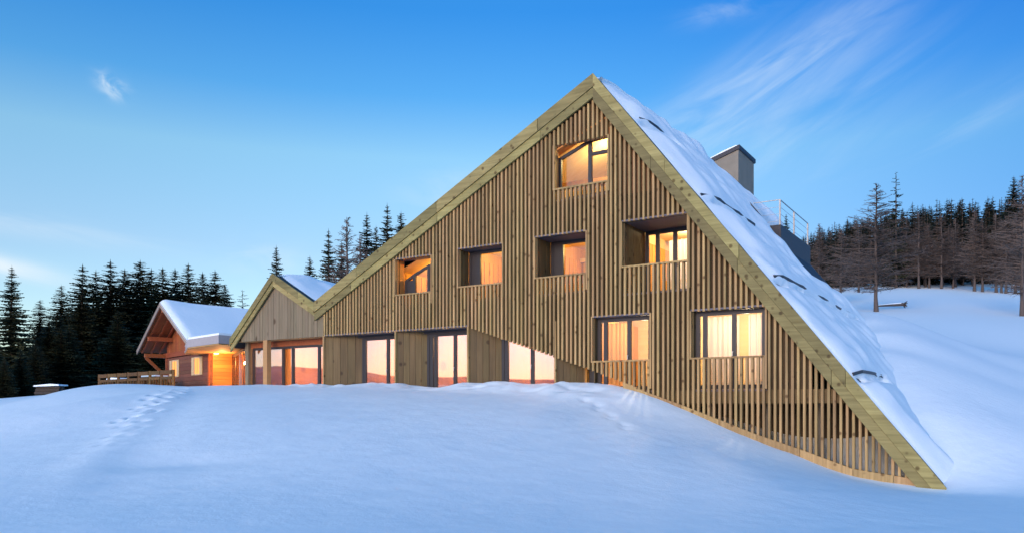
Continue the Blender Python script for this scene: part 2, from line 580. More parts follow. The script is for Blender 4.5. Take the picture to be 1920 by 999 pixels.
SNOWBASE = [(-18.9, 0.72), (-16.7, 0.73), (-13.54, 0.80), (-11.7, 0.68), (-9.9, 0.74), (-8.3, 0.66), (-6.7, 0.64), (-5, 0.69), (-3.34, 0.64), (-2.04, 0.65), (-0.9, 0.47), (-0.2, 0.26), (1.16, -0.25), (2.95, -0.95),
            (4.06, -1.32), (5.36, -1.77), (6.99, -1.97), (7.6, -1.99)]


def base_z(u):
    return float(np.interp(u, [p[0] for p in SNOWBASE], [p[1] for p in SNOWBASE]))


for u, z in SNOWBASE:
    cl(u, -0.15, z)
for p in [(-17, -1.2, 0.66), (-12, -1.2, 0.66), (-7, -1.2, 0.52), (-3.3, -1.2, 0.42), (0, -1.2, -0.02), (3, -1.2, -1.02), (6, -1.2, -1.84),
          (-16, 2.5, 0.45), (-10, 2.5, 0.4), (-5, 2.5, 0.4), (-16, 8, 0.5), (-8, 8, 0.5), (-2, 3, 0.2), (1, 3.5, -0.2), (3, 2.5, -0.95), (4.6, 1.5, -1.6),
          (-1, 8, 0.4), (1, 12, 1.2), (-6, 14, 0.8), (0, 16, 2.0),
          (7.75, 0.6, -1.75), (7.2, 2, -0.95), (6.6, 3.5, -0.1), (5.8, 5.7, 0.78), (4.9, 9.0, 2.0), (4.0, 12.5, 3.15), (3.1, 16, 4.05), (2.4, 19, 4.6),
          (10, 1, -1.85), (9.2, 4, -1.0), (-4, 20, 4.0), (-12, 18, 2.0), (-20, 16, 1.1), (-20.5, 3, 0.70), (-23, 2, 0.74), (-25, 6, 0.72)]:
    cl(*p, 4e-3 if p[0] > 2 and p[1] > 0 else 1e-5)
CP = np.array(CP)


def _phi(r2):
    return 0.5 * r2 * np.log(r2 + 1e-9)


_n = len(CP)
_sc = 30.0
_p = CP[:, :2] / _sc
_K = _phi(((_p[:, None] - _p[None]) ** 2).sum(-1)) + np.diag(LAM)
_A = np.zeros((_n + 3, _n + 3))
_A[:_n, :_n] = _K
_A[:_n, _n] = 1
_A[:_n, _n + 1:] = _p
_A[_n:, :_n] = _A[:_n, _n:].T
_w = np.linalg.solve(_A, np.concatenate([CP[:, 2], [0, 0, 0]]))


def tps(x, y):
    X = np.stack([np.clip(x, -130, 240).ravel(), np.clip(y, -30, 270).ravel()], 1) / _sc
    o = np.empty(len(X))
    for i in range(0, len(X), 20000):
        q = X[i:i + 20000]
        r2 = ((q[:, None] - _p[None]) ** 2).sum(-1)
        o[i:i + 20000] = _phi(r2) @ _w[:_n] + _w[_n] + q @ _w[_n + 1:]
    return o.reshape(np.shape(x))


# path trodden down the slope
TRACK = np.array([(-10.6, 25.5), (-9.8, 22.3), (-8.9, 19.0), (-8.15, 16.4), (-7.6, 14.2), (-7.0, 12.4), (-6.6, 10.5)])


def track_pos(x, y):
    """signed distance to the path and the length along it"""
    best = np.full(np.shape(x), 1e9)
    side = np.zeros(np.shape(x))
    run = np.zeros(np.shape(x))
    acc = 0
    for a, b in zip(TRACK[:-1], TRACK[1:]):
        d = b - a
        ln = np.hypot(*d)
        t = np.clip(((x - a[0]) * d[0] + (y - a[1]) * d[1]) / ln ** 2, 0, 1)
        dx, dy = x - a[0] - t * d[0], y - a[1] - t * d[1]
        r = np.hypot(dx, dy)
        m = r < best
        best = np.where(m, r, best)
        side = np.where(m, np.sign(d[0] * dy - d[1] * dx), side)
        run = np.where(m, acc + t * ln, run)
        acc += ln
    return best, side, run


def height(x, y):
    x, y = np.asarray(x, float), np.asarray(y, float)
    z = tps(x, y)
    near = np.exp(-((x + 2) / 26) ** 2 - ((y - 20) / 16) ** 2)
    # long wind drifts, drawn out from lower left to upper right
    a = 0.9
    p, q = x * cos(a) + y * sin(a), -x * sin(a) + y * cos(a)
    left = 1 / (1 + np.exp((x + 5.5) / 1.6))
    z = z + near * (0.34 * vnoise(p / 9, q / 2.6, 3) * left + 0.14 * vnoise(p / 5, q / 1.7, 4) * (0.25 + left) + 0.10 * vnoise(x / 4, y / 4, 5))
    # lumps of cleared snow along the foot of the facade
    lu = (x - PX) * CA - (y - PY) * SA
    lv = (x - PX) * SA + (y - PY) * CA
    foot = np.exp(-((lv + 0.9) / 0.9) ** 2) / (1 + np.exp((lu + 1.2) * 2)) / (1 + np.exp(-(lu + 22) * 2))
    lump = vnoise(x / 1.3, y / 1.3, 11) + 0.6 * vnoise(x / 0.55, y / 0.55, 12) + 0.3 * vnoise(x / 0.25, y / 0.25, 13)
    z = z + foot * 0.32 * lump
    z = z + near * (0.022 * vnoise(p / 1.1, q / 0.28, 23) + 0.012 * vnoise(x / 0.5, y / 0.5, 21) + 0.006 * vnoise(x / 0.22, y / 0.22, 22))
    far = 1 - near
    z = z + far * np.clip((np.hypot(x, y) - 30) / 60, 0, 1) * (0.5 * vnoise(x / 9, y / 9, 31) + 0.25 * vnoise(x / 3.5, y / 3.5, 32))
    # trodden path: a bank on one side, a groove on the other, prints in it
    d, s, run = track_pos(x, y)
    fade = np.clip(run / 1.5, 0, 1) * np.clip((15.5 - run) / 4, 0, 1)
    sd_ = d * s
    z = z - fade * 0.018 * np.exp(-((sd_ - 0.75) / 0.42) ** 2) + fade * 0.035 * np.exp(-((sd_ + 0.05) / 0.4) ** 2)
    rp = random.Random(12)
    acc = 0.0
    for a, b in zip(TRACK[:-1], TRACK[1:]):
        ln = float(np.hypot(*(b - a)))
        m = int(ln / .36)
        for k in range(m):
            c = a + (b - a) * (k / m)
            q = (b - a) / ln
            off = rp.choice((-1, 1)) * rp.uniform(.08, .30) - .15
            cx_, cy_ = c[0] - q[1] * off + rp.uniform(-.1, .1), c[1] + q[0] * off + rp.uniform(-.1, .1)
            dep = .09 * rp.uniform(.5, 1.2) * max(0.0, min(1, (10.5 - acc - ln * k / m) / 4))
            if dep > .004:
                r2 = ((x - cx_) / .12) ** 2 + ((y - cy_) / .17) ** 2
                z = z - dep * np.exp(-r2) + dep * .35 * np.exp(-(np.sqrt(r2) - 1.7) ** 2 / .25)
        acc += ln
    # shallow hollow in the foreground and prints near the foot of the building
    z = z - 0.07 * np.exp(-(((x + 6.0) * 0.93 + (y - 14.6) * 0.36) / 0.95) ** 2 - ((-(x + 6.0) * 0.36 + (y - 14.6) * 0.93) / 0.55) ** 2)
    for k in range(7):
        t = k / 6
        fx, fy = 2.05 + 0.7 * t + 0.18 * (k % 2), 22.0 - 2.6 * t
        z = z - 0.06 * np.exp(-((x - fx) / 0.12) ** 2 - ((y - fy) / 0.2) ** 2)
    return z


def hgt(x, y):
    return float(height(np.array([x]), np.array([y]))[0])


def axis(lo, hi, step, ends, growth=1.13):
    a = list(np.arange(lo, hi, step))
    s, p = step, a[-1]
    while p < ends[1]:
        s *= growth
        p += s
        a.append(p)
    s, p = step, a[0]
    pre = []
    while p > ends[0]:
        s *= growth
        p -= s
        pre.append(p)
    return np.array(pre[::-1] + a)


xs = axis(-20, 13, 0.095, (-2500, 2500))
ys = axis(8.5, 32, 0.085, (-2500, 2500))
GX, GY = np.meshgrid(xs, ys)
GZ = height(GX, GY)
nx, ny = len(xs), len(ys)
me = bpy.data.meshes.new('snow_ground')
vs = np.stack([GX, GY, GZ], -1).reshape(-1, 3)
idx = (np.arange(ny - 1)[:, None] * nx + np.arange(nx - 1)[None]).ravel()
fs = np.stack([idx, idx + 1, idx + nx + 1, idx + nx], 1)
me.vertices.add(len(vs))
me.vertices.foreach_set('co', vs.ravel())
me.loops.add(fs.size)
me.loops.foreach_set('vertex_index', fs.ravel().astype(np.int32))
me.polygons.add(len(fs))
me.polygons.foreach_set('loop_start', (np.arange(len(fs)) * 4).astype(np.int32))
me.polygons.foreach_set('use_smooth', np.ones(len(fs), bool))
me.update()
me.validate()
me.materials.append(M['snow'])
tag(link('snow_ground', me), kind='structure')

# far mountains round the valley behind the camera: the windows mirror them
hv, hf = [], []
NA = 220
for i in range(NA + 1):
    a = radians(140) + radians(260) * i / NA       # runs round the open side of the valley
    for j, (r, k) in enumerate(((1300, 0), (1600, 0.55), (1900, 1.0), (2300, 0.2))):
        hh = 52 + 80 * (vnoise(i / 26.0, 3.3, 51) + 0.5) + 44 * vnoise(i / 8.0, 1.3, 52) + 26 * vnoise(i / 2.6, j * 1.7, 53)
        hv.append((r * cos(a), r * sin(a), -25 + hh * k))
for i in range(NA):
    for j in range(3):
        b = i * 4 + j
        hf.append((b, b + 4, b + 5, b + 1))
M['hill'] = plain('hill_snow_and_forest', (0.26, 0.26, 0.30), 0.9, noise=0.75, nscale=0.02)
tag(link('hills', mesh('hills', hv, hf, M['hill'], True)), kind='structure')

# ------------------------------------------------------------------ the hotel
hotel = empty('hotel', (PX, PY, 0), -ANG)
tag(hotel, 'large timber hotel with slatted gable facade and steep snowy roof', 'hotel')
APEX = (-1.95, 10.04)
VAL = (-13.92, 3.97)
LAP = (-16.25, 5.29)
LEND = (-18.88, 2.79)
REND = (7.45, -1.96)
DEPTH = 16.5
PROFILE = [LEND, LAP, VAL, APEX, REND]


def roof_z(u):
    return float(np.interp(u, [p[0] for p in PROFILE], [p[1] for p in PROFILE]))


def under_z(u):
    """lower edge of the barge boards"""
    t = {0: .52, 1: .52, 2: .70, 3: .84}
    pts = [(LEND[0], LEND[1] - .52), (LAP[0], LAP[1] - .54), (VAL[0], VAL[1] - .52), (APEX[0], APEX[1] - .74), (REND[0], REND[1] - .84)]
    return float(np.interp(u, [p[0] for p in pts], [p[1] for p in pts]))


def lerp(a, b, t):
    return (a[0] + (b[0] - a[0]) * t, a[1] + (b[1] - a[1]) * t)


def barge(p, q, rows, piece, seed):
    """two or three rows of planks along a verge, cut into lengths; rows = (top offset, bottom offset, v front, v back)"""
    r = random.Random(seed)
    ln = math.hypot(q[0] - p[0], q[1] - p[1])
    for k, (o0, o1, v0, v1) in enumerate(rows):
        t = 0.0
        first = piece * (0.45 + 0.5 * r.random())
        while t < 1 - 1e-6:
            t1 = min(1.0, t + (first if t == 0 else piece * (0.85 + 0.3 * r.random())) / ln)
            if 1 - t1 < 0.06:
                t1 = 1.0
            a, b = lerp(p, q, t + (0.0012 if t else 0)), lerp(p, q, t1)
            dv = r.uniform(-.006, .006)
            MB().prism([(a[0], a[1] - o0), (b[0], b[1] - o0), (b[0], b[1] - o1), (a[0], a[1] - o1)], v0 + dv, v1).build('barge_board', M['barge'], hotel)
            t = t1


barge(APEX, VAL, [(0, .40, -.13, -.06), (.41, .70, -.085, -.02)], 4.2, 1)
barge(APEX, REND, [(0, .43, -.13, -.06), (.44, .84, -.115, -.03)], 4.0, 2)
barge(LAP, VAL, [(0, .30, -.13, -.06), (.31, .52, -.085, -.02)], 3.0, 3)
barge(LAP, LEND, [(0, .30, -.13, -.06), (.31, .54, -.085, -.02)], 3.0, 4)

# roof slabs: a dark deck behind the barge boards
def roof_slab(p, q, v0, v1, th=.32):
    return MB().prism([(p[0], p[1] - .05), (q[0], q[1] - .05), (q[0], q[1] - .05 - th), (p[0], p[1] - .05 - th)], v0, v1).build('roof_slab', M['roof'], hotel)


roof_slab(VAL, APEX, -.055, DEPTH)
roof_slab(APEX, REND, -.055, DEPTH)
roof_slab(LAP, VAL, -.055, 9)
roof_slab(LEND, LAP, -.055, 9)
MB().prism([(-13.9, 0), (-13.9, 3.5), (-1.95, 9.6), (5.5, .2), (5.5, 0)], DEPTH - .3, DEPTH - .1).build('rear_wall', M['backing'], hotel)
MB().prism([(-18.7, 0), (-18.7, 2.4), (-16.25, 4.7), (-13.9, 3.3), (-13.9, 0)], 8.6, 8.8).build('rear_wall', M['backing'], hotel)


def roof_snow(p, q, v0, v1, thick, seed, guards=(), ds=.14, dv=.16, edge0=.0, pits=(), bulge=.12):
    """a blanket of snow on one slope: rounded rims, swells, bare strips below the snow guards"""
    p, q = np.array(p), np.array(q)
    ln = np.hypot(*(q - p))
    dirn = (q - p) / ln
    nrm = np.array([-dirn[1], dirn[0]])
    if nrm[1] < 0:
        nrm = -nrm
    ns, nv = int(ln / ds) + 1, int((v1 - v0) / dv) + 1
    s_, v_ = np.meshgrid(np.linspace(0, ln, ns), np.linspace(v0, v1, nv), indexing='ij')
    rim = v0 + (0.18 * vnoise(s_ / 0.9, 0 * s_ + seed, seed) + 0.24 * vnoise(s_ / 2.4, 0 * s_ + seed, seed + 1) + .18)
    d = np.minimum(np.clip(v_ - rim, 0, 9), v1 - v_)
    if edge0:
        d = np.minimum(d, ln - s_ + .02)
    t = thick * (1 + 0.8 * vnoise(s_ / 1.7, v_ / 1.7, seed + 2) + 0.4 * vnoise(s_ / .6, v_ / .6, seed + 3)) + bulge * vnoise(s_ / 3.5, v_ / 3.0, seed + 5)
    t = np.clip(t, .06, 9) * np.clip(d / 1.1, 0, 1) ** .62
    u_ = p[0] + dirn[0] * s_
    for (ug, va, vb, gap, lift) in guards:
        sg = (ug - p[0]) / dirn[0]
        wob = .10 * vnoise(v_ / .7, v_ * 0 + ug, seed + 7) + .05 * vnoise(v_ / .2, v_ * 0 + ug, seed + 8)
        inside = 1 / (1 + np.exp(-(v_ - va) / .12)) / (1 + np.exp((v_ - vb) / .12))
        below = s_ - sg
        w = inside * np.exp(-(below / .5) ** 2)
        t = t * (1 - w) + np.minimum(t * .5 + .13, .26 * np.clip(d / .9, 0, 1) ** .62 + .01 * wob) * w
        jag = np.clip(.62 + 1.6 * vnoise(v_ / .8, v_ * 0 + ug, seed + 9) + .8 * vnoise(v_ / .25, v_ * 0 + ug, seed + 10), .3, 1)
        t = t * (1 - jag * inside * np.where(below > .04, np.exp(-((below - .12) / .17) ** 4), 0)) + lift * inside * np.where(below <= 0, np.exp(below / .8) * (1 - np.exp(below / .2)), 0)
    for (ua, ub, va, vb) in pits:
        t = t * (1 - .9 / (1 + np.exp(-(u_ - ua) / .06)) / (1 + np.exp((u_ - ub) / .12)) / (1 + np.exp(-(v_ - va) / .10)) / (1 + np.exp((v_ - vb) / .12)))
    t = np.maximum(t, .0)
    X = u_ + nrm[0] * (t - .03)
    Z = p[1] + dirn[1] * s_ - .05 + nrm[1] * (t - .03)
    vs = np.stack([X, v_, Z], -1).reshape(-1, 3)
    idx = (np.arange(ns - 1)[:, None] * nv + np.arange(nv - 1)[None]).ravel()
    fs = np.stack([idx, idx + nv, idx + nv + 1, idx + 1], 1)
    if dirn[0] < 0:
        fs = fs[:, ::-1]
    me = mesh('roof_snow', vs, [tuple(int(i) for i in f) for f in fs], M['roof_snow'], True)
    return link('roof_snow', me, hotel)


GUARDS = [(-0.88, 0.7, 3.2, 0, .10), (1.16, .5, 5.6, 0, .10), (3.15, .6, 13.2, 0, .14), (5.27, .25, 5.0, 0, .03)]
roof_snow((APEX[0] - .15, APEX[1] + .10), REND, .05, DEPTH + .3, .30, 5, GUARDS, ds=.075, dv=.11, pits=[(-.35, 1.9, 9.7, 16.6)])
roof_snow((APEX[0] + .15, APEX[1] + .02), VAL, .12, DEPTH + .3, .20, 25)
roof_snow((LAP[0] - .1, LAP[1] + .04), VAL, .0, 9.2, .26, 35)
roof_snow((LAP[0] + .1, LAP[1] + .02), LEND, .10, 9.2, .16, 45)
for ug, va, vb, gap, lift in GUARDS:
    g = MB()
    zz = roof_z(ug)
    n = max(4, int((vb - va) / .6))
    hs_ = []
    for i in range(n + 1):
        v = va + (vb - va) * i / n
        h = .165 * min(1, max(.05, v - .25) / .95) ** .62 + .09 * float(vnoise(v * 1.1, ug, 71)) - (.03 if i in (0, n) else 0)
        hs_.append((ug + .02 + .788 * h, v, roof_z(ug + .02) + .616 * h))
    for a, b in zip(hs_[:-1], hs_[1:]):
        g.beam(a, b, .04, .08)
    g.build('snow_guard', M['metal'], hotel)

# ---- openings in the slatted screen: name, u0, u1, sill, head, depth of the glazing, right edge, floor level of the opening
OPEN = [('top', -3.34, -1.55, 6.78, 8.12, .35, 6.45),
        ('one', -9.87, -8.32, 3.97, 5.21, .45, 3.55),
        ('two', -7.08, -5.35, 4.03, 5.28, .60, 3.55),
        ('three', -4.03, -2.29, 4.07, 5.33, .95, 3.55),
        ('four', -1.01, .97, 4.14, 5.45, 1.66, 3.35),
        ('five', -2.0, -.20, 1.36, 2.69, .30, .46),
        ('six', 1.12, 3.12, 1.36, 2.66, .30, .46)]


def low_z(u):
    """lower line of the slats"""
    return float(np.interp(u, [-18.9, -6.72, -2.04, -.81, -.2, 1.16, 2.95, 4.06, 5.36, 6.99, 7.4],
                           [2.65, 2.65, 1.07, .62, .36, -.12, -.80, -1.16, -1.62, -1.84, -1.90]))


PITCH = .1507
SW = .032
r = random.Random(3)
nsl = 0
u = -13.47
while u < 6.95:
    top = min(under_z(u - SW), under_z(u + SW)) + .03
    bot = low_z(u)
    segs = [(bot, top)]
    for n_, u0, u1, zs, zh, d_, fl in OPEN:
        if u0 - .02 < u < u1 + .02:
            segs = [x for a, b in segs for x in ([(a, min(b, zs - .05))] if a < zs - .05 else []) + ([(max(a, zh), b)] if b > zh else []) if x[1] - x[0] > .06]
    for a, b in segs:
        w = SW * r.uniform(.92, 1.08)
        du = r.uniform(-.006, .006)
        v0 = r.uniform(.0, .012)
        MB().box(u + du - w, u + du + w, v0, .115, a + r.uniform(-.012, .012) * (a > 0.8), b).build('slat', M['slat'], hotel)
        nsl += 1
    u += PITCH
print('slats', nsl)
# rails and side posts of the openings
for n_, u0, u1, zs, zh, d_, fl in OPEN:
    MB().box(u0 - .03, u1 + .03, -.012, .125, zs - .05, zs).build('balcony_rail', M['slat'], hotel)
    MB().box(u0 - .075, u0 - .03, -.006, .13, zs - .05, zh + .02).build('opening_post', M['slat'], hotel)
    MB().box(u1 + .03, u1 + .08, -.006, .13, fl if fl > 3 or n_ == 'six' else .5, zh + .02).build('opening_post', M['slat'], hotel)
# sill plank that follows the snow under the slats on the right
us = [-1.0, -.2, .8, 1.9, 2.95, 4.06, 5.36, 6.3, 6.95]
for a, b in zip(us[:-1], us[1:]):
    MB().prism([(a, low_z(a) + .02), (b - .01, low_z(b) + .02), (b - .01, low_z(b) - .45), (a, low_z(a) - .45)], -.02, .14).build('sill_board', M['slat'], hotel)

# ---- dark boarded wall behind the slats, in columns with the openings left free
cuts = sorted(set([-13.5, -6.72, -2.04, APEX[0], 5.9] + [x for o in OPEN for x in (o[1], o[2])] + [-11.6, -.1, 4.3]))


def backing_piece(u0, u1, z0a, z0b, z1a, z1b, m):
    if min(z1a - z0a, z1b - z0b) < -.001 or max(z1a - z0a, z1b - z0b) < .02:
        return
    MB().prism([(u0, z0a), (u1, z0b), (u1, z1b), (u0, z1a)], .165, .21).build('backing_panel', m, hotel)


for a, b in zip(cuts[:-1], cuts[1:]):
    um = (a + b) / 2
    lo_a, lo_b = (max(low_z(a) + .04, .05), max(low_z(b) + .04, .05)) if um < -.2 else (.05, .05)
    ups = [(under_z(a) + .2, under_z(b) + .2)]
    holes = sorted([(fl, zh) for n_, u0, u1, zs, zh, d_, fl in OPEN if u0 - .01 < um < u1 + .01])
    segs = []
    z = None
    cur = (lo_a, lo_b)
    for fl, zh in holes:
        if fl > min(cur):
            segs.append((cur, (fl, fl)))
        cur = (max(zh, cur[0]), max(zh, cur[1]))
    segs.append((cur, ups[0]))
    for (pa, pb), (ta, tb) in segs:
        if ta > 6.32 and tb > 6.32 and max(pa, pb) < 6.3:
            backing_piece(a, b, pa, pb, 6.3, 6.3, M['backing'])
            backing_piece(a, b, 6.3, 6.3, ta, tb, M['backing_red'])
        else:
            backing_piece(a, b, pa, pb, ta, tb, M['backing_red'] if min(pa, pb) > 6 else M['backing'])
# floor beam and the dark crawl space under the right-hand rooms
MB().box(-.1, 5.2, .14, .30, .07, .44).build('floor_beam', M['fin'], hotel)
MB().box(-2.0, 5.0, .30, 5.0, .08, .30).build('floor_slab', M['backing'], hotel)
MB().prism([(-.3, -2.2), (6.6, -2.2), (5.2, .08), (-.3, .08)], 2.6, 2.75).build('cellar_wall', M['backing'], hotel)
for uu in (1.3, 2.9, 4.3):
    MB().tube((uu, 1.2, -2.2), (uu, 1.2, .08), .11, .11, 8).build('foundation_post', M['concrete'], hotel)

# ---- boarded small gable on the left, one board at a time
u = LEND[0] + .22
r = random.Random(5)
while u < -13.55:
    w = .158
    pts = [(u, 2.66), (u + w, 2.66), (u + w, under_z(u + w) + .06)]
    if u < LAP[0] < u + w:
        pts.append((LAP[0], under_z(LAP[0]) + .06))
    pts.append((u, under_z(u) + .06))
    if under_z(u) > 2.64:
        MB().prism(pts, .03 + r.uniform(0, .014), .08).build('gable_board', M['board'], hotel)
    u += .165
MB().prism([(-18.6, 2.70), (-13.5, 2.70), (-13.5, 3.5), (-16.25, 4.9)], .085, .12).build('backing_panel', M['backing'], hotel)


# ---- windows
def window(name_u0, u1, z0, z1, v, muls=(), trans=(), head=None, gl='glass', fw=.09, md=.07, parent=hotel, handles=(), blind=0):
    """a dark framed glazed unit standing at depth v; head(u) gives a sloping top"""
    u0 = name_u0
    w = empty('window', (0, 0, 0), 0, parent)
    H = head or (lambda x: z1)
    f = MB()
    edges = [u0] + list(muls) + [u1]
    f.box(u0, u1, v, v + md, z0, z0 + fw)
    f.prism([(u0, H(u0) - fw), (u0, H(u0)), (u1, H(u1)), (u1, H(u1) - fw)] if not head else
            [(x, H(x) - fw) for x in edges] + [(x, H(x)) for x in edges[::-1]], v, v + md)
    for x, ww in [(u0 + fw / 2, fw), (u1 - fw / 2, fw)] + [(x, .12) for x in muls]:
        f.prism([(x - ww / 2, z0 + fw), (x + ww / 2, z0 + fw), (x + ww / 2, H(x + ww / 2) - fw), (x - ww / 2, H(x - ww / 2) - fw)], v - .006, v + md + .006)
    for (a, b, z) in trans:
        f.box(a, b, v - .004, v + md + .004, z - .05, z + .05)
    f.build('frame', M['dark_frame'], w)
    for i in range(blind):
        a, b = edges[i] + .07, edges[i + 1] - .05
        MB().box(a, b, v + .012, v + .05, z0 + .05, min(H(a), H(b)) - .05).build('blind_panel', M['dark_frame'], w)
    for a, b in list(zip(edges[:-1], edges[1:]))[blind:]:
        MB().prism([(a + .04, z0 + .04), (b - .04, z0 + .04), (b - .04, H(b) - .04), (a + .04, H(a) - .04)], v + .03, v + .04).build('pane', M[gl], w)
    for x in handles:
        h = MB()
        h.box(x - .015, x + .015, v - .05, v - .006, z0 + 1.02, z0 + 1.05)
        h.box(x - .012, x + .012, v - .06, v - .045, z0 + .92, z0 + 1.05)
        h.build('handle', M['steel'], w)
    return w


def room(poly, v0, v1, wall='room', ceil_from=None, floor=True):
    """an inward-facing box behind a window: walls, ceiling, floor"""
    n = len(poly)
    vs = [(u, v0, z) for u, z in poly] + [(u, v1, z) for u, z in poly]
    walls, ceil, flo = MB(), MB(), MB()
    for i in range(n):
        j = (i + 1) % n
        (a, za), (b, zb) = poly[i], poly[j]
        q = [(a, v0, za), (b, v0, zb), (b, v1, zb), (a, v1, za)]
        t = walls if abs(a - b) < .01 else (flo if max(za, zb) < min(p[1] for p in poly) + .02 else ceil)
        t.add(q, [(0, 1, 2, 3)])
    walls.add([(u, v1, z) for u, z in poly], [tuple(range(n))])
    walls.build('room_wall', M[wall], hotel)
    ceil.build('room_ceiling', M['room_pale'], hotel)
    flo.build('room_floor', M['room_floor'], hotel)


def lamp(u, v, z, watts, col=(1.0, .66, .34), rad=.10):
    l = bpy.data.lights.new('room_light', 'POINT')
    l.energy = watts
    l.color = col
    l.shadow_soft_size = rad
    o = bpy.data.objects.new('room_light', l)
    COL.objects.link(o)
    o.parent = hotel
    o.location = (u, v, z)


def reveal(u0, u1, zf, zh, d, n=3, soff=True, side='fin', slope=None):
    """boarded cheeks and a painted soffit between the screen and the glazing"""
    if d > .5:
        step = (d - .13) / n
        for i in range(n):
            MB().box(u0 - .03, u0 - .003 - .004 * (i % 2), .13 + i * step, .13 + (i + 1) * step - .006, zf, zh).build('reveal_board', M[side], hotel)
    else:
        MB().box(u0 - .03, u0 - .003, .13, d + .02, zf, zh).build('reveal_board', M[side], hotel)
    MB().box(u1 + .003, u1 + .03, .13, d + .02, zf, zh).build('reveal_board', M[side], hotel)
    if soff:
        MB().box(u0 - .05, u1 + .028, .012, d + .06, zh + .005, zh + .055).build('soffit', M['soffit'], hotel)
    MB().box(u0 - .05, u1 + .05, .13, d + .1, zf - .06, zf).build('window_floor', M['soffit'], hotel)


LP = 0.42   # overall dimmer of the room lights
# top attic window
hd = lambda x: float(np.interp(x, [-3.43, -2.30, -1.5], [7.82, 8.24, 8.30]))
reveal(-3.40, -1.55, 6.45, 8.40, .35, soff=False, side='entry')
MB().prism([(-3.6, 7.90), (-1.5, 8.75), (-1.5, 8.80), (-3.6, 7.95)], .13, .5).build('soffit', M['entry'], hotel)
window(-3.40, -1.42, 6.46, 8.3, .35, muls=(-2.29,), trans=((-2.23, -1.45, 7.77),), head=hd, fw=.10)
room([(-4.6, 6.4), (-.7, 6.4), (-.7, 8.0), (-1.95, 9.15), (-4.6, 7.75)], .43, 4.6, wall='room_pale')
MB().beam((-4.5, 2.4, 7.55), (-.8, 2.6, 7.55), .12, .22).build('tie_beam', M['room'], hotel)
lamp(-2.4, 2.3, 8.35, 165 * LP, (1, .72, .30))
# second floor windows
hd1 = lambda x: float(np.interp(x, [-9.84, -8.90, -8.3], [4.52, 4.98, 5.05]))
reveal(-9.87, -8.32, 3.55, 5.21, .45, side='entry')
window(-9.84, -8.35, 3.56, 5.05, .45, muls=(-9.40, -8.74,), head=hd1, fw=.1, blind=1)
room([(-10.2, 3.5), (-7.9, 3.5), (-7.9, 5.5), (-8.6, 5.5), (-10.2, 4.9)], .53, 3.4)
lamp(-9.0, 2.0, 5.0, 110 * LP, (1, .60, .13))
reveal(-7.08, -5.35, 3.55, 5.28, .60, n=2)
window(-7.08, -5.36, 3.56, 5.283, .60, muls=(-6.66,), fw=.11, blind=1)
room([(-7.6, 3.5), (-4.75, 3.5), (-4.75, 5.6), (-7.6, 5.6)], .68, 3.8)
lamp(-6.2, 2.3, 5.2, 120 * LP, (1, .68, .19))
reveal(-4.03, -2.29, 3.55, 5.33, .95, n=3)
window(-4.03, -2.30, 3.56, 5.333, .95, muls=(-3.62,), fw=.11, blind=1)
room([(-4.6, 3.5), (-1.7, 3.5), (-1.7, 5.7), (-4.6, 5.7)], 1.03, 4.2)
lamp(-3.0, 2.6, 5.35, 140 * LP, (1, .70, .22))
reveal(-1.01, .97, 3.35, 5.45, 1.66, n=5)
window(-1.01, .96, 3.36, 5.453, 1.66, muls=(-.60, -.03), fw=.11)
room([(-1.5, 3.3), (1.5, 3.3), (1.5, 5.75), (-1.5, 5.75)], 1.74, 5.0, wall='room_pale')
lamp(-.2, 3.4, 5.3, 150 * LP, (1, .74, .44))
def plank_wall(u0, u1, z0, z1, v, step=.24):
    u = u0
    while u < u1 - .05:
        MB().box(u, min(u + step - .05, u1), v - .02, v + .03, z0, z1).build('room_plank', M['room'], hotel)
        u += step


def plank_side(u, v0, v1, z0, z1, step=.30):
    v = v0
    while v < v1 - .1:
        MB().box(u + .004, u + .045, v, min(v + step - .035, v1), z0, z1).build('room_plank', M['room'], hotel)
        v += step


plank_side(-10.2, .6, 3.3, 3.52, 4.85)
plank_side(-7.6, .75, 3.7, 3.52, 5.25)
plank_side(-4.6, 1.1, 4.1, 3.52, 5.25)
plank_side(-1.5, 1.8, 4.9, 3.32, 5.4)
plank_side(-2.5, .45, 3.5, .46, 2.6)
plank_wall(-10.1, -7.95, 3.52, 4.85, 3.36)
plank_wall(-7.5, -4.8, 3.52, 5.2, 3.75)
plank_wall(-4.5, -1.75, 3.52, 5.2, 4.15)
MB().box(-7.55, -4.8, 3.60, 3.78, 5.2, 5.34).build('room_cornice', M['room_pale'], hotel)
MB().box(-4.55, -1.75, 4.0, 4.18, 5.2, 5.34).build('room_cornice', M['room_pale'], hotel)
# first floor french windows
for (a, b, mul, hx, lw) in ((-2.0, -.20, -.95, -.98, 140), (1.12, 3.12, 2.22, 2.19, 150)):
    reveal(a, b, .46, 2.67, .30)
    window(a, b - .01, .47, 2.668, .30, muls=(a + .27, mul,), fw=.12, gl='glass', handles=(hx,))
    room([(a - .5, .44), (b + .45, .44), (b + .45, 2.95), (a - .5, 2.95)], .38, 3.6, wall='room_pale')
    lamp((a + b) / 2, 1.9, 2.5, lw * LP, (1, .78, .52))
# ground floor: deep bays between boarded fins
ZH, ZG = 2.66, .30
bays = [(-13.54, -9.92, -12.10, (-11.95, -10.80)), (-9.92, -6.72, -8.96, (-8.72, -8.55, -7.70)), (-6.72, -3.34, -5.76, (-5.54, -4.54)), (-3.34, -2.04, -2.47, (-2.30,))]


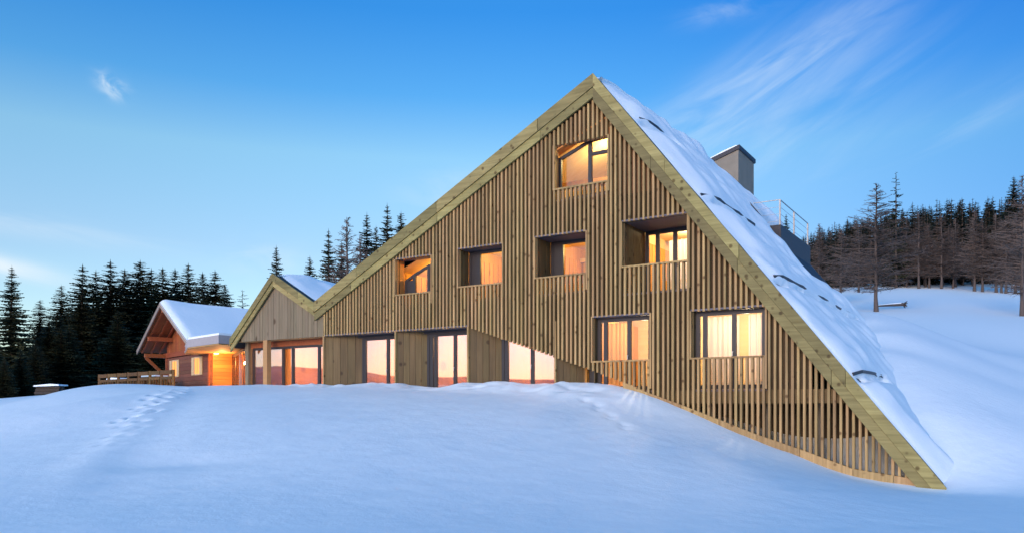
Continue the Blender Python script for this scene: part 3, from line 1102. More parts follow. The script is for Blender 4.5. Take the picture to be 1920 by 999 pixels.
def bar_wall(name, p, q, z0, z1, th, mat, parent):
    d = Vector((q[0] - p[0], q[1] - p[1], 0)).normalized()
    nn = Vector((-d.y, d.x, 0)) * th
    vs = []
    for z in (z0, z1):
        for a in (p, q, (q[0] + nn.x, q[1] + nn.y), (p[0] + nn.x, p[1] + nn.y)):
            vs.append((a[0], a[1], z))
    return MB().add(vs, [(3, 2, 1, 0), (4, 5, 6, 7), (0, 1, 5, 4), (1, 2, 6, 5), (2, 3, 7, 6), (3, 0, 4, 7)]).build(name, mat, parent)


GV = .62
for bi, (a, b, s_, muls) in enumerate(bays):
    n = 5
    for i in range(n):
        p, q = lerp((a + .02, .13), (s_, GV + .05), i / n + .004), lerp((a + .02, .13), (s_, GV + .05), (i + 1) / n - .004)
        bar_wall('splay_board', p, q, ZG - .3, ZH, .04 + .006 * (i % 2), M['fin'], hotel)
    MB().box(a - .03, a + .03, .02, .135, ZG - .3, ZH).build('bay_post', M['slat'], hotel)
    window(s_ + .02, b - .03, ZG, 2.56, GV, muls=muls, fw=.10, gl='glass_mirror', handles=(muls[-1] - .02,), blind=1)
    room([(s_ - .2, ZG - .05), (b - .06, ZG - .05), (b - .06, 2.7), (s_ - .2, 2.7)], GV + .10, 4.6)
    lamp((s_ + b) / 2, 2.6, 2.35, 200 * LP, (1, .54, .24))
MB().box(-13.5, -6.7, .012, GV + .1, ZH, ZH + .05).build('soffit', M['soffit'], hotel)
MB().box(-6.69, -2.0, .22, GV + .1, ZH, ZH + .05).build('soffit', M['soffit'], hotel)
MB().box(-18.9, -13.51, .125, GV + .1, ZH, ZH + .05).build('soffit', M['canopy_soffit'], hotel)
MB().box(-13.50, -2.0, GV - .02, GV + .09, 2.565, 2.655).build('lintel', M['dark_frame'], hotel)
MB().box(-18.9, -13.51, GV - .03, GV + .09, 2.425, 2.655).build('lintel', M['chalet_beam'], hotel)
# glazed dining room under the small gable
window(-18.36, -13.56, ZG, 2.42, GV, muls=(-17.52, -16.47, -15.90, -14.40), fw=.09, gl='glass_mirror')
room([(-18.55, ZG - .05), (-13.6, ZG - .05), (-13.6, 2.7), (-18.55, 2.7)], GV + .10, 6.0, wall='room')
lamp(-17.0, 3.4, 2.3, 260 * LP, (1, .48, .18))
lamp(-14.9, 3.4, 2.3, 110 * LP, (1, .48, .18))
MB().box(-16.98, -16.74, .03, .24, ZG - .2, 2.655).build('porch_post', M['canopy_soffit'], hotel)
MB().box(-18.62, -18.42, GV - .16, GV + .04, ZG - .2, 2.65).build('porch_post', M['board'], hotel)

# ---- chimney
ch = MB()
ch.prism([(-3.05, 8.4), (-1.75, 8.4), (-1.75, 11.50), (-3.05, 11.10)], 13.9, 16.35)
chim = ch.build('chimney', M['concrete'], hotel)
cp = MB()
cp.prism([(-3.12, 11.08), (-1.68, 11.52), (-1.68, 11.70), (-3.12, 11.26)], 13.82, 16.43)
cp.build('chimney_cap', M['metal'], chim)
cs = MB()
cs.prism([(-3.10, 11.268), (-1.75, 11.68), (-1.85, 11.71), (-2.4, 11.56), (-3.02, 11.34)], 13.85, 16.40)
cs.build('cap_snow', M['roof_snow'], chim)

# ---- roof terrace that pokes out of the right slope
tb = MB()
tb.prism([(-.9, 7.26), (.84, 7.26), (.84, 6.2), (-.9, 6.9)], 11.0, 16.3)
ter = tb.build('roof_terrace', M['metal'], hotel)
posts = [(.74, 11.25), (.74, 13.6), (.74, 16.2), (-.5, 11.25)]
for pu, pv in posts:
    MB().box(pu - .03, pu + .03, pv - .03, pv + .03, 7.15, 8.32).build('railing_post', M['steel'], ter)
hr = MB()
for z, w in ((8.32, .030), (8.03, .010), (7.75, .010), (7.46, .010)):
    hr.beam((.74, 11.25, z), (.74, 16.2, z), w, w)
    hr.beam((.74, 11.25, z), (-.9, 11.25, z), w, w)
hr.build('handrail', M['steel'], ter)
MB().prism([(-1.05, 8.86), (.3, 7.14), (.3, 7.42), (-1.05, 9.22)], 10.72, 10.80).build('dormer_cheek', M['metal'], hotel)
vt = MB()
vt.tube((-7.9, 4.0, 7.0), (-7.9, 4.0, 7.75), .06, .06, 8)
vt.tube((-7.9, 4.0, 7.75), (-7.9, 4.0, 7.82), .12, .10, 8)
vt.build('vent_pipe', M['metal'], hotel)

# ---- entrance: angled glazed doors, lit timber wall and flat canopy between hotel and chalet
E0, E1 = (-25.25, 4.95), (-18.66, .66)
door = empty('entrance_door', (0, 0, 0), 0, hotel)
for t in (0, .24, .48, .72, .97):
    a, b = lerp(E0, E1, t), lerp(E0, E1, min(1, t + .03))
    bar_wall('frame', a, b, .3, 2.6, .12, M['dark_frame'] if t not in (.48,) else M['fascia'], door)
bar_wall('frame', lerp(E0, E1, .031), lerp(E0, E1, .969), 2.45, 2.6, .10, M['dark_frame'], door)
for t0, t1 in ((.03, .24), (.27, .48), (.51, .72), (.75, .97)):
    bar_wall('pane', lerp(E0, E1, t0), lerp(E0, E1, t1), .3, 2.46, .012, M['glass'], door)
bar_wall('lobby_wall', (-24.5, 7.2), (-19.4, 3.6), .3, 2.7, .1, M['chalet_beam'], hotel)

# canopy in world coordinates
can = tag(empty('entrance_canopy', (-12.67, 34.2, 0)), 'flat grey edged canopy with snow on top over orange lit entrance', 'canopy')
CPT = [(0, 0), (-2.35, 2.45), (-4.2, 6.6), (-.4, 10.2), (1.35, 1.75)]     # plan, relative to the near corner


def plate(name, pts, z0, z1, mat, parent):
    n = len(pts)
    ar = sum(pts[i][0] * pts[(i + 1) % n][1] - pts[(i + 1) % n][0] * pts[i][1] for i in range(n))
    if ar < 0:
        pts = pts[::-1]
    vs = [(x, y, z0) for x, y in pts] + [(x, y, z1) for x, y in pts]
    fs = [tuple(range(n - 1, -1, -1)), tuple(range(n, 2 * n))] + [(i, (i + 1) % n, (i + 1) % n + n, i + n) for i in range(n)]
    return MB().add(vs, fs).build(name, mat, parent)


def inset(pts, k):
    cx = sum(p[0] for p in pts) / len(pts)
    cy = sum(p[1] for p in pts) / len(pts)
    return [(cx + (x - cx) * k, cy + (y - cy) * k) for x, y in pts]


plate('fascia', CPT, 2.70, 3.06, M['fascia'], can)
plate('soffit', inset(CPT, .985), 2.655, 2.70, M['canopy_soffit'], can)
plate('canopy_snow', inset(CPT, .97), 3.06, 3.16, M['roof_snow'], can)
dl = plate('downlight', [(-2.3 + .12 * cos(t), 5.9 + .12 * sin(t)) for t in np.linspace(0, 2 * pi, 9)[:-1]], 2.63, 2.655, M['lamp'], can)


def world_lamp(name, loc, watts, col, rad, parent=None):
    l = bpy.data.lights.new(name, 'POINT')
    l.energy = watts
    l.color = col
    l.shadow_soft_size = rad
    o = bpy.data.objects.new(name, l)
    COL.objects.link(o)
    if parent:
        o.parent = parent
        loc = Vector(loc) - parent.location
    o.location = loc
    return o


world_lamp('entrance_light', (-14.45, 39.5, 2.15), 130 * LP, (1, .42, .12), .10, can)

# ------------------------------------------------------------------ the old chalet
RD = Vector((.767, .641, 0))      # along the ridge, away from the gable we see
GD = Vector((.641, -.767, 0))     # across the gable, towards us
CO = Vector((-18.67, 42.0, 0))    # under the tip of the ridge
chalet = tag(empty('old_chalet', CO, math.atan2(RD.y, RD.x)), 'small old brown wooden chalet with snowy gable roof behind railing', 'chalet')
# local: x along the ridge, y across (negative = towards us), z up
WH, EH, RZ = 3.6, 4.37, 5.60      # half width of walls, of eaves, ridge height
SLP = (5.60 - 3.31) / 4.37
LEN = 11.5
OV = 1.38


def cz(y):
    return RZ - SLP * abs(y)


def crail(y0, y1, x0, x1, zo0, zo1, name, mat):
    """a board lying under the roof plane between two offsets from the ridge"""
    vs = []
    for x in (x0, x1):
        vs += [(x, y0, cz(y0) - zo0), (x, y1, cz(y1) - zo0), (x, y1, cz(y1) - zo1), (x, y0, cz(y0) - zo1)]
    return MB().add(vs, [(0, 1, 2, 3), (7, 6, 5, 4), (0, 4, 5, 1), (1, 5, 6, 2), (2, 6, 7, 3), (3, 7, 4, 0)]).build(name, mat, chalet)


for s in (-1, 1):
    crail(0, s * EH, .03, LEN, .16, .24, 'roof', M['chalet_beam'])
    crail(0, s * (EH + .02), -.02, .03, .12, .36, 'verge_board', M['chalet_grey'])
    for i in range(7):
        x = .35 + i * .155 * 1.0
    # rafters under the overhang
    for x in (.25, .75, 1.22):
        crail(s * .12, s * (EH - .12), x - .05, x + .05, .242, .36, 'rafter', M['chalet_beam'])
# gable wall: horizontal logs below, boards in the gable
r = random.Random(9)
z = .35
while z < 2.70:
    MB().box(OV, OV + .12 + r.uniform(-.012, .012) * 0, -WH, WH, z, z + .19).build('wall_board', M['chalet_wall'], chalet)
    z += .197
y = -WH
while y < WH - .01:
    y1 = min(WH, y + .30)
    MB().add([(OV + .03 + .01 * (int(y * 10) % 2), y, 3.02), (OV + .03, y1 - .012, 3.02), (OV + .03, y1 - .012, cz(y1) - .245), (OV + .03, y, cz(y) - .245),
              (OV + .10, y, 3.02), (OV + .10, y1 - .012, 3.02), (OV + .10, y1 - .012, cz(y1) - .245), (OV + .10, y, cz(y) - .245)],
             [(3, 2, 1, 0), (4, 5, 6, 7), (0, 1, 5, 4), (1, 2, 6, 5), (2, 3, 7, 6), (3, 0, 4, 7)]).build('gable_board', M['chalet_grey'] if -2.4 < y < -.2 else M['chalet_beam'], chalet)
    y += .30
MB().box(OV - .10, OV + .13, -WH - .25, WH + .25, 2.74, 3.00).build('tie_beam', M['chalet_beam'], chalet)
MB().box(OV - .06, OV + .10, -WH + .01, -WH + .19, .35, 2.74).build('corner_post', M['chalet_beam'], chalet)
MB().box(OV - .06, OV + .10, WH - .19, WH - .01, .35, 2.74).build('corner_post', M['chalet_beam'], chalet)
for yy in (-2.55, 0, 2.55):
    MB().box(.10, OV + 1.0, yy - .10, yy + .10, cz(abs(yy) + .1) - .60, cz(abs(yy) + .1) - .37).build('purlin', M['chalet_beam'], chalet)
MB().beam((OV - .08, WH - .1, 1.7), (.25, WH - .1, 2.72), .13, .15).build('brace', M['chalet_beam'], chalet)
MB().box(.18, OV - .06, WH - .2, WH, 2.74, 2.95).build('plate_beam', M['chalet_beam'], chalet)
MB().box(.18, OV - .06, -WH, -WH + .2, 2.74, 2.95).build('plate_beam', M['chalet_beam'], chalet)
# long wall towards us and the rear
z = .35
while z < 3.2:
    MB().box(OV + .125, LEN - .3, -WH - .05, -WH + .05, z, z + .19).build('wall_board', M['entry'] if True else None, chalet)
    z += .197
MB().box(LEN - .29, LEN - .2, -WH, WH, .3, 3.3).build('rear_wall', M['chalet_wall'], chalet)
MB().box(OV + .13, LEN - .3, WH - .05, WH + .05, .3, 3.3).build('side_wall', M['chalet_wall'], chalet)
for yc in (2.05, -1.72):
    w = empty('window', (0, 0, 0), 0, chalet)
    f = MB()
    a, b, z0, z1 = yc - .36, yc + .36, 1.68, 2.50
    for q in ((a - .07, a, z0 - .07, z1 + .07), (b, b + .07, z0 - .07, z1 + .07), (a, b, z0 - .07, z0), (a, b, z1, z1 + .07), (yc - .02, yc + .02, z0, z1)):
        f.box(OV - .03, OV + .02, *q)
    f.build('frame', M['shutter'], w)
    MB().box(OV - .012, OV - .004, a, b, z0, z1).build('pane', M['lamp_pane'] if 'lamp_pane' in M else emitmat('window_glow', (1.0, .34, .06), .32), w)
    for q in ((a - .46, a - .08), (b + .08, b + .46)):
        s_ = MB()
        s_.box(OV - .05, OV - .012, q[0], q[1], z0 - .06, z1 + .06)
        s_.box(OV - .062, OV - .05, q[0] + .02, q[1] - .02, z0 + .08, z0 + .16)
        s_.box(OV - .062, OV - .05, q[0] + .02, q[1] - .02, z1 - .16, z1 - .08)
        s_.build('shutter', M['shutter'], w)
# snow on the chalet roof
for s in (-1, 1):
    nsx, nsy = 70, 34
    vs = []
    for i in range(nsx):
        for j in range(nsy):
            x = -.03 + (LEN + .1) * i / (nsx - 1)
            y = s * (EH + .06) * j / (nsy - 1)
            e = min(x + .03, (EH + .06) - abs(y), LEN + .07 - x)
            t = (.20 + .08 * float(vnoise(x / 1.9, y / 1.3, 61)) - .12 * sin(pi * min(1, x / LEN))) * min(1, max(0, e / .32)) ** .5
            yy = y - 0 * s
            vs.append((x, y, cz(y) - .15 + t))
    fs = [(i * nsy + j, (i + 1) * nsy + j, (i + 1) * nsy + j + 1, i * nsy + j + 1) for i in range(nsx - 1) for j in range(nsy - 1)]
    if s < 0:
        fs = [f[::-1] for f in fs]
    link('roof_snow', mesh('roof_snow', vs, fs, M['roof_snow'], True), chalet)

# ------------------------------------------------------------------ curtains behind the first floor windows
def curtain(u0, u1, z0, z1, v, label, waves, mat='curtain'):
    n = waves * 8
    vs, fs = [], []
    for i in range(n + 1):
        t = i / n
        u = u0 + (u1 - u0) * t
        dv = .045 * sin(t * waves * 2 * pi) + .02 * sin(t * waves * 1.3 * 2 * pi + 1)
        for z, k in ((z0, 1.1), ((z0 + z1) / 2, 1.0), (z1, .8)):
            vs.append((u, v + dv * k, z))
    for i in range(n):
        for j in range(2):
            b = i * 3 + j
            fs.append((b, b + 3, b + 4, b + 1))
    me_ = mesh('curtain', vs, fs, M[mat], True)
    o = link('curtain', me_)
    o.location = (PX, PY, 0)
    o.rotation_euler = (0, 0, -ANG)
    tag(o, label, 'curtain', 'curtains behind the first floor windows')


M['curtain_amber'] = cloth('amber_cloth', (0.72, 0.42, 0.15))
curtain(-1.85, -1.02, .50, 2.55, .72, 'amber pleated curtain in the narrower lower balcony window', 6, 'curtain_amber')
curtain(1.30, 2.25, .50, 2.55, .72, 'cream pleated curtain left of the mullion in the wide balcony window', 6)
curtain(2.52, 3.20, .50, 2.55, .66, 'pale pleated curtain right of the mullion in the wide balcony window', 5)
curtain(-.60, .05, 3.4, 5.3, 2.6, 'pale curtain in the deep upper balcony beside the roof edge', 4)

# ------------------------------------------------------------------ terrace deck, railing, benches, wood pile
dk = tag(empty('wooden_deck', (-20.5, 42.0, .80)), 'low wooden terrace deck in front of the brown chalet', 'deck')
pA, pB = Vector((-16.6, 38.7, 0)), Vector((-23.4, 44.8, 0))
dd = (pB - pA).normalized()
nn = Vector((dd.y, -dd.x, 0))
if nn.y < 0:
    nn = -nn
for i in range(12):
    a = pA + nn * (i * .20)
    b = pB + nn * (i * .20)
    MB().beam(a - Vector((-20.5, 42.0, 0)), b - Vector((-20.5, 42.0, 0)), .185, .05).build('deck_board', M['fence'], dk)
fn = tag(empty('wooden_railing', pA + Vector((0, 0, .8))), 'rustic wooden terrace railing with broad top boards and crooked pickets', 'railing')
L = (pB - pA).length
r = random.Random(21)
npost = 7
for i in range(npost + 1):
    p = dd * (L * i / npost) + nn * .06
    MB().beam(p, p + Vector((0, 0, .98)), .11, .11).build('post', M['fence'], fn)
for i in range(npost):
    a, b = dd * (L * i / npost + .06), dd * (L * (i + 1) / npost - .06)
    MB().beam(a + Vector((0, 0, .86)), b + Vector((0, 0, .86)), .05, .19, up=(0, 0, 1)).build('top_board', M['fence'], fn)
    MB().beam(a + Vector((0, 0, .58)), b + Vector((0, 0, .58)), .04, .14).build('rail_board', M['fence'], fn)
    k = 4
    for j in range(k):
        q = a.lerp(b, (j + .5) / k)
        MB().beam(q + dd * r.uniform(-.09, .09) + Vector((0, 0, -.0)), q + dd * r.uniform(-.09, .09) + Vector((0, 0, .55)), .07, .06).build('picket', M['fence'], fn)


def table_set(px, Y, rz, label):
    t = tag(empty('picnic_table', (bearing(px, Y), Y, .82), rz), label, 'picnic table', 'picnic tables on the terrace')
    for k in range(4):
        MB().box(-.9, .9, -.36 + k * .185, -.36 + k * .185 + .17, .70, .74).build('table_board', M['fence'], t)
    for s in (-1, 1):
        MB().box(-.9, .9, s * .72 - .13, s * .72 + .13, .42, .46).build('seat', M['fence'], t)
    for x in (-.65, .65):
        for s in (-1, 1):
            MB().beam((x, s * .72, .0), (x, s * .22, .70), .05, .09).build('leg', M['fence'], t)
        MB().box(x - .025, x + .025, -.80, .80, .36, .42).build('cross_bar', M['fence'], t)
    MB().prism([(-.9, .745), (.9, .745), (.86, .82), (.1, .86), (-.84, .81)], -.35, .36).build('snow_cap', M['roof_snow'], t)


table_set(290, 42.8, 2.4, 'wooden picnic table behind the railing, nearest the chalet wall')
table_set(222, 47.2, 2.4, 'wooden picnic table behind the far end of the railing')

wp = tag(empty('log_pile', (bearing(95, 50), 50, hgt(bearing(95, 50), 50))), 'low stack of logs under a slab of snow before dark trees', 'log pile')
r = random.Random(4)
for i in range(3):
    for j in range(5 - i):
        y = -.4 + j * .2 + i * .1
        MB().tube((-.75, y, .10 + i * .17), (.75 + r.uniform(-.1, .1), y, .10 + i * .17), .10, .10, 7).build('log', M['bark'], wp)
MB().prism([(-.8, .50), (.8, .56), (.78, .64), (.2, .68), (-.78, .58)], -.5, .55).build('snow_cap', M['roof_snow'], wp)

# ------------------------------------------------------------------ trees
def spruce_mesh(seed, levels, per, detail, lean=0.0, wide=.17, bare=0.06, droop=.35, gappy=0.0):
    """unit-height spruce: trunk mesh and a crown of drooping sprays"""
    r = random.Random(seed)
    tr = MB()
    seg = 5
    for i in range(seg):
        a, b = i / seg, (i + 1) / seg
        tr.tube((0, 0, a), (0, 0, b), .014 * (1 - a) + .0012, .014 * (1 - b) + .0012, 6, cap=False)
    cr = MB()
    for l in range(levels):
        t = (l + r.random() * .6) / levels
        z = bare + (1 - bare) * t ** .92
        R = wide * ((1 - z) ** .66) * r.uniform(.72, 1.12) + .006
        if z < .25:
            R *= .8 + .8 * z
        n = max(4, int(per * (.55 + .45 * (1 - z))))
        a0 = r.random() * 6.28
        for k in range(n):
            if r.random() < gappy:
                continue
            a = a0 + 6.283 * k / n + r.uniform(-.3, .3)
            ln = R * r.uniform(.65, 1.15)
            dx, dy = cos(a), sin(a)
            px_, py_ = -dy, dx
            zz = z + r.uniform(-.5, .5) / levels
            dr = droop * r.uniform(.6, 1.3) * (1 - .75 * z)
            # spine: out and down, tip turning up
            def sp(s):
                return Vector((dx * ln * s, dy * ln * s, zz - dr * ln * (s - .35 * s * s * 1.6) + (.12 * ln * s if z > .7 else 0)))
            w = ln * r.uniform(.16, .24) + .003
            m = detail
            for i in range(m):
                s0, s1 = i / m, (i + 1) / m + .06
                a_, b_ = sp(s0), sp(min(1, s1))
                ww = w * (1 - .6 * s0)
                for sd_ in (-1, 1):
                    tip = a_.lerp(b_, .75) + Vector((px_, py_, 0)) * (sd_ * ww * r.uniform(.7, 1.25)) + Vector((0, 0, -ww * r.uniform(.25, .9)))
                    base = a_
                    cr.add([base, b_, tip], [(0, 1, 2)])
                # hanging spray
                hang = a_.lerp(b_, .5) + Vector((0, 0, -ww * r.uniform(.5, 1.1))) + Vector((px_, py_, 0)) * ww * r.uniform(-.4, .4)
                cr.add([a_, b_, hang], [(0, 1, 2)])
    # leader
    cr.add([(0.004, 0, .955), (-.004, 0.003, .955), (0, 0, 1.02)], [(0, 1, 2)])
    return tr, cr


def larch_mesh(seed, n=110, twig=12, bare=.16, wide=.20):
    """unit-height leafless larch: trunk and a haze of thin twigs"""
    r = random.Random(seed)
    tr = MB()
    p = Vector((0, 0, 0))
    seg = 8
    for i in range(seg):
        a, b = i / seg, (i + 1) / seg
        q = Vector((p.x + r.uniform(-.006, .006), p.y + r.uniform(-.006, .006), b))
        tr.tube(p, q, .0135 * (1 - a) ** .8 + .0015 + (.006 if i == 0 else 0), .0135 * (1 - b) ** .8 + .0015, 6, cap=False)
        p = q
    cr = MB()
    for k in range(n):
        z = bare + (1 - bare) * (k / n) ** 1.1
        shape = min(1.0, (1 - z) * 1.35) ** .9 * min(1, .45 + (z - bare) * 2.4) * (.62 if k % 3 == 0 else 1)
        ln = wide * shape * r.uniform(.55, 1.1) + .012
        a = r.random() * 6.283
        up = r.uniform(.0, .45) * (.4 + z)
        d = Vector((cos(a), sin(a), up)).normalized()
        s0 = Vector((0, 0, z))
        e = s0 + d * ln + Vector((0, 0, .02 * ln))
        cr.tube(s0, e, .0032, .0011, 3, cap=False)
        side = Vector((-sin(a), cos(a), 0))
        for i in range(max(3, int(twig * 1.5 * min(1, ln / wide * 1.1)))):
            t = r.uniform(.15, 1)
            b0 = s0.lerp(e, t)
            tl = ln * r.uniform(.14, .42) * (1.1 - .5 * t) + .01
            dd_ = (side * r.choice((-1, 1)) * r.uniform(.3, 1) + d * r.uniform(.2, .8) + Vector((0, 0, r.uniform(-.6, .5)))).normalized()
            b1 = b0 + dd_ * tl
            wv = Vector((r.uniform(-1, 1), r.uniform(-1, 1), r.uniform(-1, 1))).normalized() * r.uniform(.0013, .0024)
            cr.add([b0 - wv, b0 + wv, b1], [(0, 1, 2)])
            b2 = b0.lerp(b1, .5)
            b3 = b2 + (dd_ + Vector((r.uniform(-1, 1), r.uniform(-1, 1), r.uniform(-.8, .6)))).normalized() * tl * .55
            cr.add([b2 - wv * .8, b2 + wv * .8, b3], [(0, 1, 2)])
    return tr, cr


TREES = {}


def proto(kind, i, mb, bark, leaf):
    tr, cr = mb
    TREES.setdefault(kind, []).append((mesh('trunk', tr.v, tr.f, M[bark], True), mesh('crown', cr.v, cr.f, M[leaf])))


for i in range(4):
    proto('spruce', i, spruce_mesh(100 + i, 50, 14, 4, wide=.160 + .025 * (i % 3), droop=.42), 'bark', 'needles')
for i in range(2):
    proto('sparse', i, spruce_mesh(140 + i, 26, 8, 3, wide=.17, droop=.30, gappy=.18), 'bark', 'needles')
for i in range(4):
    proto('larch', i, larch_mesh(200 + i, 190, 19, wide=.26 + .03 * (i % 2)), 'larch_bark', 'twigs')
FAR = []
for i in range(4):
    tr, cr = spruce_mesh(300 + i, 26, 10, 2, wide=.17 + .02 * i, droop=.45)
    me_ = mesh('far_spruce', tr.v + cr.v, tr.f + [tuple(j + len(tr.v) for j in f) for f in cr.f], [M['bark'], M['needles_far']])
    me_.polygons.foreach_set('material_index', [0] * len(tr.f) + [1] * len(cr.f))
    FAR.append(me_)
rt = random.Random(77)


def plant(kind, name, X, Y, H, label, group, cat='tree', var=None, widen=1.0, z=None):
    tr, cr = TREES[kind][rt.randrange(len(TREES[kind])) if var is None else var]
    o = empty(name, (X, Y, (hgt(X, Y) if z is None else z) - .1), rt.random() * 6.28)
    o.scale = (H * widen, H * widen, H)
    tag(o, label, cat, group)
    link('trunk', tr, o).scale = (1 / widen, 1 / widen, 1)
    link('crown', cr, o)
    return o


def top_tree(kind, name, px, py, Y, label, group, **kw):
    """a tree at a known bearing and distance whose tip reaches the given elevation"""
    X = bearing(px, Y)
    z = hgt(X, Y)
    H = (760 - py) / 1485 * Y - z + .1
    return plant(kind, name, X, Y, H, label, group, **kw)


G1 = 'spruces of the dark wood left of the chalet'
top_tree('spruce', 'spruce_tree', 22, 500, 66, 'lone layered spruce standing apart at the left edge of the wood', G1, var=1, widen=1.2)
for px, py, Y, lb in [(-14, 640, 58, 'low spruce cut by the left picture edge'), (38, 655, 60, 'low spruce under the lone layered spruce on its right'), (66, 640, 63, 'low spruce between lone spruce and the left wood'), (8, 668, 57, 'smallest spruce at the foot of the lone layered spruce')]:
    top_tree('spruce', 'spruce_tree', px, py, Y, lb, G1, widen=1.9)
front = [(75, 562, 74), (115, 535, 78), (155, 498, 80), (180, 508, 84), (207, 490, 82), (234, 506, 86), (263, 490, 90), (284, 505, 92), (305, 503, 88), (328, 505, 94), (353, 496, 90), (380, 512, 92), (403, 508, 88), (422, 535, 96)]
FL = ['short dark spruce beside the lone layered spruce', 'spruce on the falling left shoulder of the wood', 'broad tall spruce at the left peak of the wood', 'spruce tucked behind the broad left peak spruce',
      'tall pointed spruce left of the chalet ridge', 'spruce in the dip between the two tallest left spruces', 'tall slim spruce above the chalet gable', 'spruce just right of the slim spruce over the chalet gable',
      'pointed spruce directly above the chalet ridge tip', 'spruce above the snowy chalet roof, near its ridge tip', 'tall spruce above the middle of the snowy chalet roof', 'dense spruce right of the tall one over the chalet roof',
      'broad spruce over the right half of the chalet roof', 'small spruce at the right end of the left wood']
for (px, py, Y), lb in zip(front, FL):
    top_tree('spruce', 'spruce_tree', px, py, Y, lb, G1, widen=1.9)
top_tree('sparse', 'spruce_tree', 455, 545, 84, 'thin sparse spruce between chalet roof and small hotel gable', G1, var=1, widen=1.7)
for i in range(125):     # the mass of the wood behind and between
    px = -160 + 590 * rt.random() if i % 4 else -140 + 220 * rt.random()
    Y = 62 + 60 * rt.random()
    lim = float(np.interp(px, [-200, 0, 60, 110, 155, 430, 480], [600, 610, 610, 575, 535, 545, 600]))
    if px > 250 and Y < 72:
        Y += 22
    py = lim + 90 * rt.random() + (25 if px < 60 else 0)
    top_tree('spruce', 'spruce_tree', px, py, Y, 'dark spruce inside the shadowed wood left of the chalet', 'spruces inside the left wood', widen=2.0)

G2 = 'trees rising behind the hotel roof'
for kind, px, py, Y, lb in [('spruce', 518, 463, 72, 'single dense spruce above the small gable of the hotel'), ('spruce', 581, 482, 84, 'short spruce behind the snowy valley of the hotel roof'),
                            ('spruce', 616, 432, 78, 'leftmost tall spruce of the clump behind the roof slope'), ('larch', 652, 408, 74, 'leafless brown larch among the spruces behind the roof slope'),
                            ('spruce', 688, 402, 80, 'spruce right of the bare larch behind the roof slope'), ('spruce', 726, 385, 82, 'tallest spruce behind the long roof slope'),
                            ('spruce', 752, 399, 88, 'spruce half hidden by the roof at right of the clump'), ('spruce', 640, 455, 90, 'low spruce behind the bare larch and roof slope'), ('larch', 676, 440, 70, 'low leafless larch at the roof edge below the spruces'),
                            ('spruce', 705, 425, 90, 'spruce filling the gap behind the roof slope clump')]:
    top_tree(kind, 'larch_tree' if kind == 'larch' else 'spruce_tree', px, py, Y, lb, G2)

G3 = 'leafless larches at the edge of the right wood'
LARCH = [(1577, 553, 430, 88, 'thin bare larch nearest the roof of the hotel'), (1643, 588, 345, 72, 'large bare larch alone on the snow right of the hotel'),
         (1680, 530, 325, 108, 'tall sparse tree towering over the wood behind the lone larch'), (1723, 538, 398, 105, 'bare larch second right of the lone larch'), (1742, 538, 420, 106, 'slim bare larch close to its twin trunk'),
         (1765, 540, 402, 104, 'bare larch in the middle of the wood edge'), (1787, 540, 430, 106, 'low bare larch right of the middle'), (1827, 543, 395, 100, 'broad bare larch with pale crown at wood edge'),
         (1842, 546, 410, 99, 'bare larch touching the broad pale crown'), (1868, 548, 400, 98, 'bare larch left of the triple trunks'), (1878, 550, 415, 97, 'thin middle trunk of the bare triple'), (1886, 552, 405, 96, 'right trunk of the bare triple'),
         (1904, 553, 400, 96, 'bare larch beside the right picture edge'), (1917, 595, 330, 70, 'big bare larch cut by the right picture edge'), (1610, 545, 425, 100, 'bare larch behind the lone one on its left'), (1700, 532, 410, 110, 'bare larch under the towering sparse tree')]
for px, pb, py, Y, lb in LARCH:
    X = bearing(px, Y)
    if px == 1680:
        top_tree('sparse', 'tall_tree', px, py, Y, lb, G3, widen=1.0)
    else:
        top_tree('larch', 'larch_tree', px, py, Y, lb, G3, widen=1.2 if px != 1643 else 1.5)
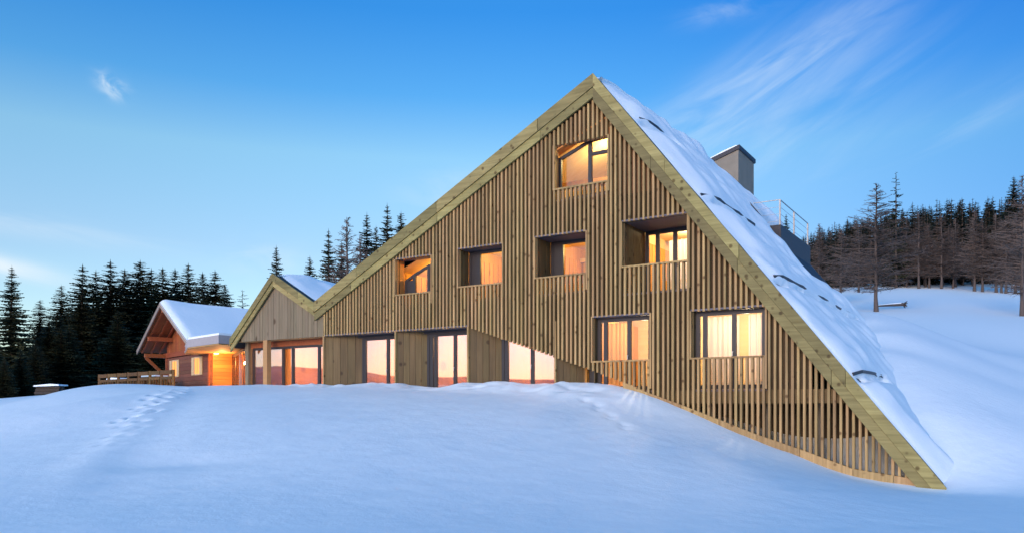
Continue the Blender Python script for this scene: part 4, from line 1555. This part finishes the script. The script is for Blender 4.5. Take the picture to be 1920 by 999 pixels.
for i in range(46):
    px = 1530 + 520 * (i + rt.random()) / 46
    Y = 107 + 14 * rt.random()
    top_tree('larch', 'larch_tree', px, 410 + 60 * rt.random(), Y, 'bare brown larch in the thick of the right wood', 'larches inside the right wood', widen=1.2)
# conifers climbing the hill behind the larches
cnt = 0
for row, (Y, n) in enumerate(((116, 40), (128, 40), (142, 42), (160, 42), (182, 44), (206, 44))):
    for i in range(n):
        px = 1430 + 640 * (i + rt.random()) / n
        yy = Y + rt.uniform(-6, 6)
        X = bearing(px, yy)
        z = hgt(X, yy)
        sky_line = float(np.interp(px, [1420, 1500, 1560, 1640, 1700, 1800, 1900, 2000, 2100], [452, 442, 415, 398, 378, 372, 360, 350, 345]))
        hmax = (760 - sky_line) / 1485 * yy - z
        H = min(rt.uniform(9, 15), hmax * rt.uniform(.86, 1.02))
        if H < 4:
            continue
        o = link('far_spruce', FAR[rt.randrange(4)])
        o.location = (X, yy, z - .2)
        o.scale = (H * 1.25, H * 1.25, H)
        o.rotation_euler = (0, 0, rt.random() * 6.28)
        tag(o, 'dark conifer on the wooded hill behind the bare larches', 'tree', 'conifers on the right hill')
        cnt += 1
top_tree('spruce', 'spruce_tree', 1901, 332, 120, 'tallest dark spruce on the hill near the right edge', 'conifers on the right hill')
top_tree('spruce', 'spruce_tree', 1474, 402, 150, 'dark spruce seen through the roof terrace railing', 'conifers on the right hill')
print('far conifers', cnt)

# fallen trunk on the snow field
X, Y = bearing(1672, 78), 78
fl = tag(empty('fallen_log', (X, Y, hgt(X, Y) + .25)), 'fallen trunk with dark root end lying on the snow field', 'log')
MB().tube((-1.5, .2, .0), (1.1, 0, .15), .07, .17, 8).build('trunk', M['larch_bark'], fl)
rb = MB()
r = random.Random(8)
for i in range(9):
    a = i * .7
    rb.tube((1.1, 0, .15), (1.35 + r.random() * .2, .4 * cos(a) * r.uniform(.6, 1), .15 + .38 * sin(a) * r.uniform(.6, 1)), .10, .03, 5)
rb.build('root', M['bark'], fl)
MB().tube((-1.4, .2, .07), (.9, 0, .24), .05, .12, 8).build('snow_cap', M['roof_snow'], fl)
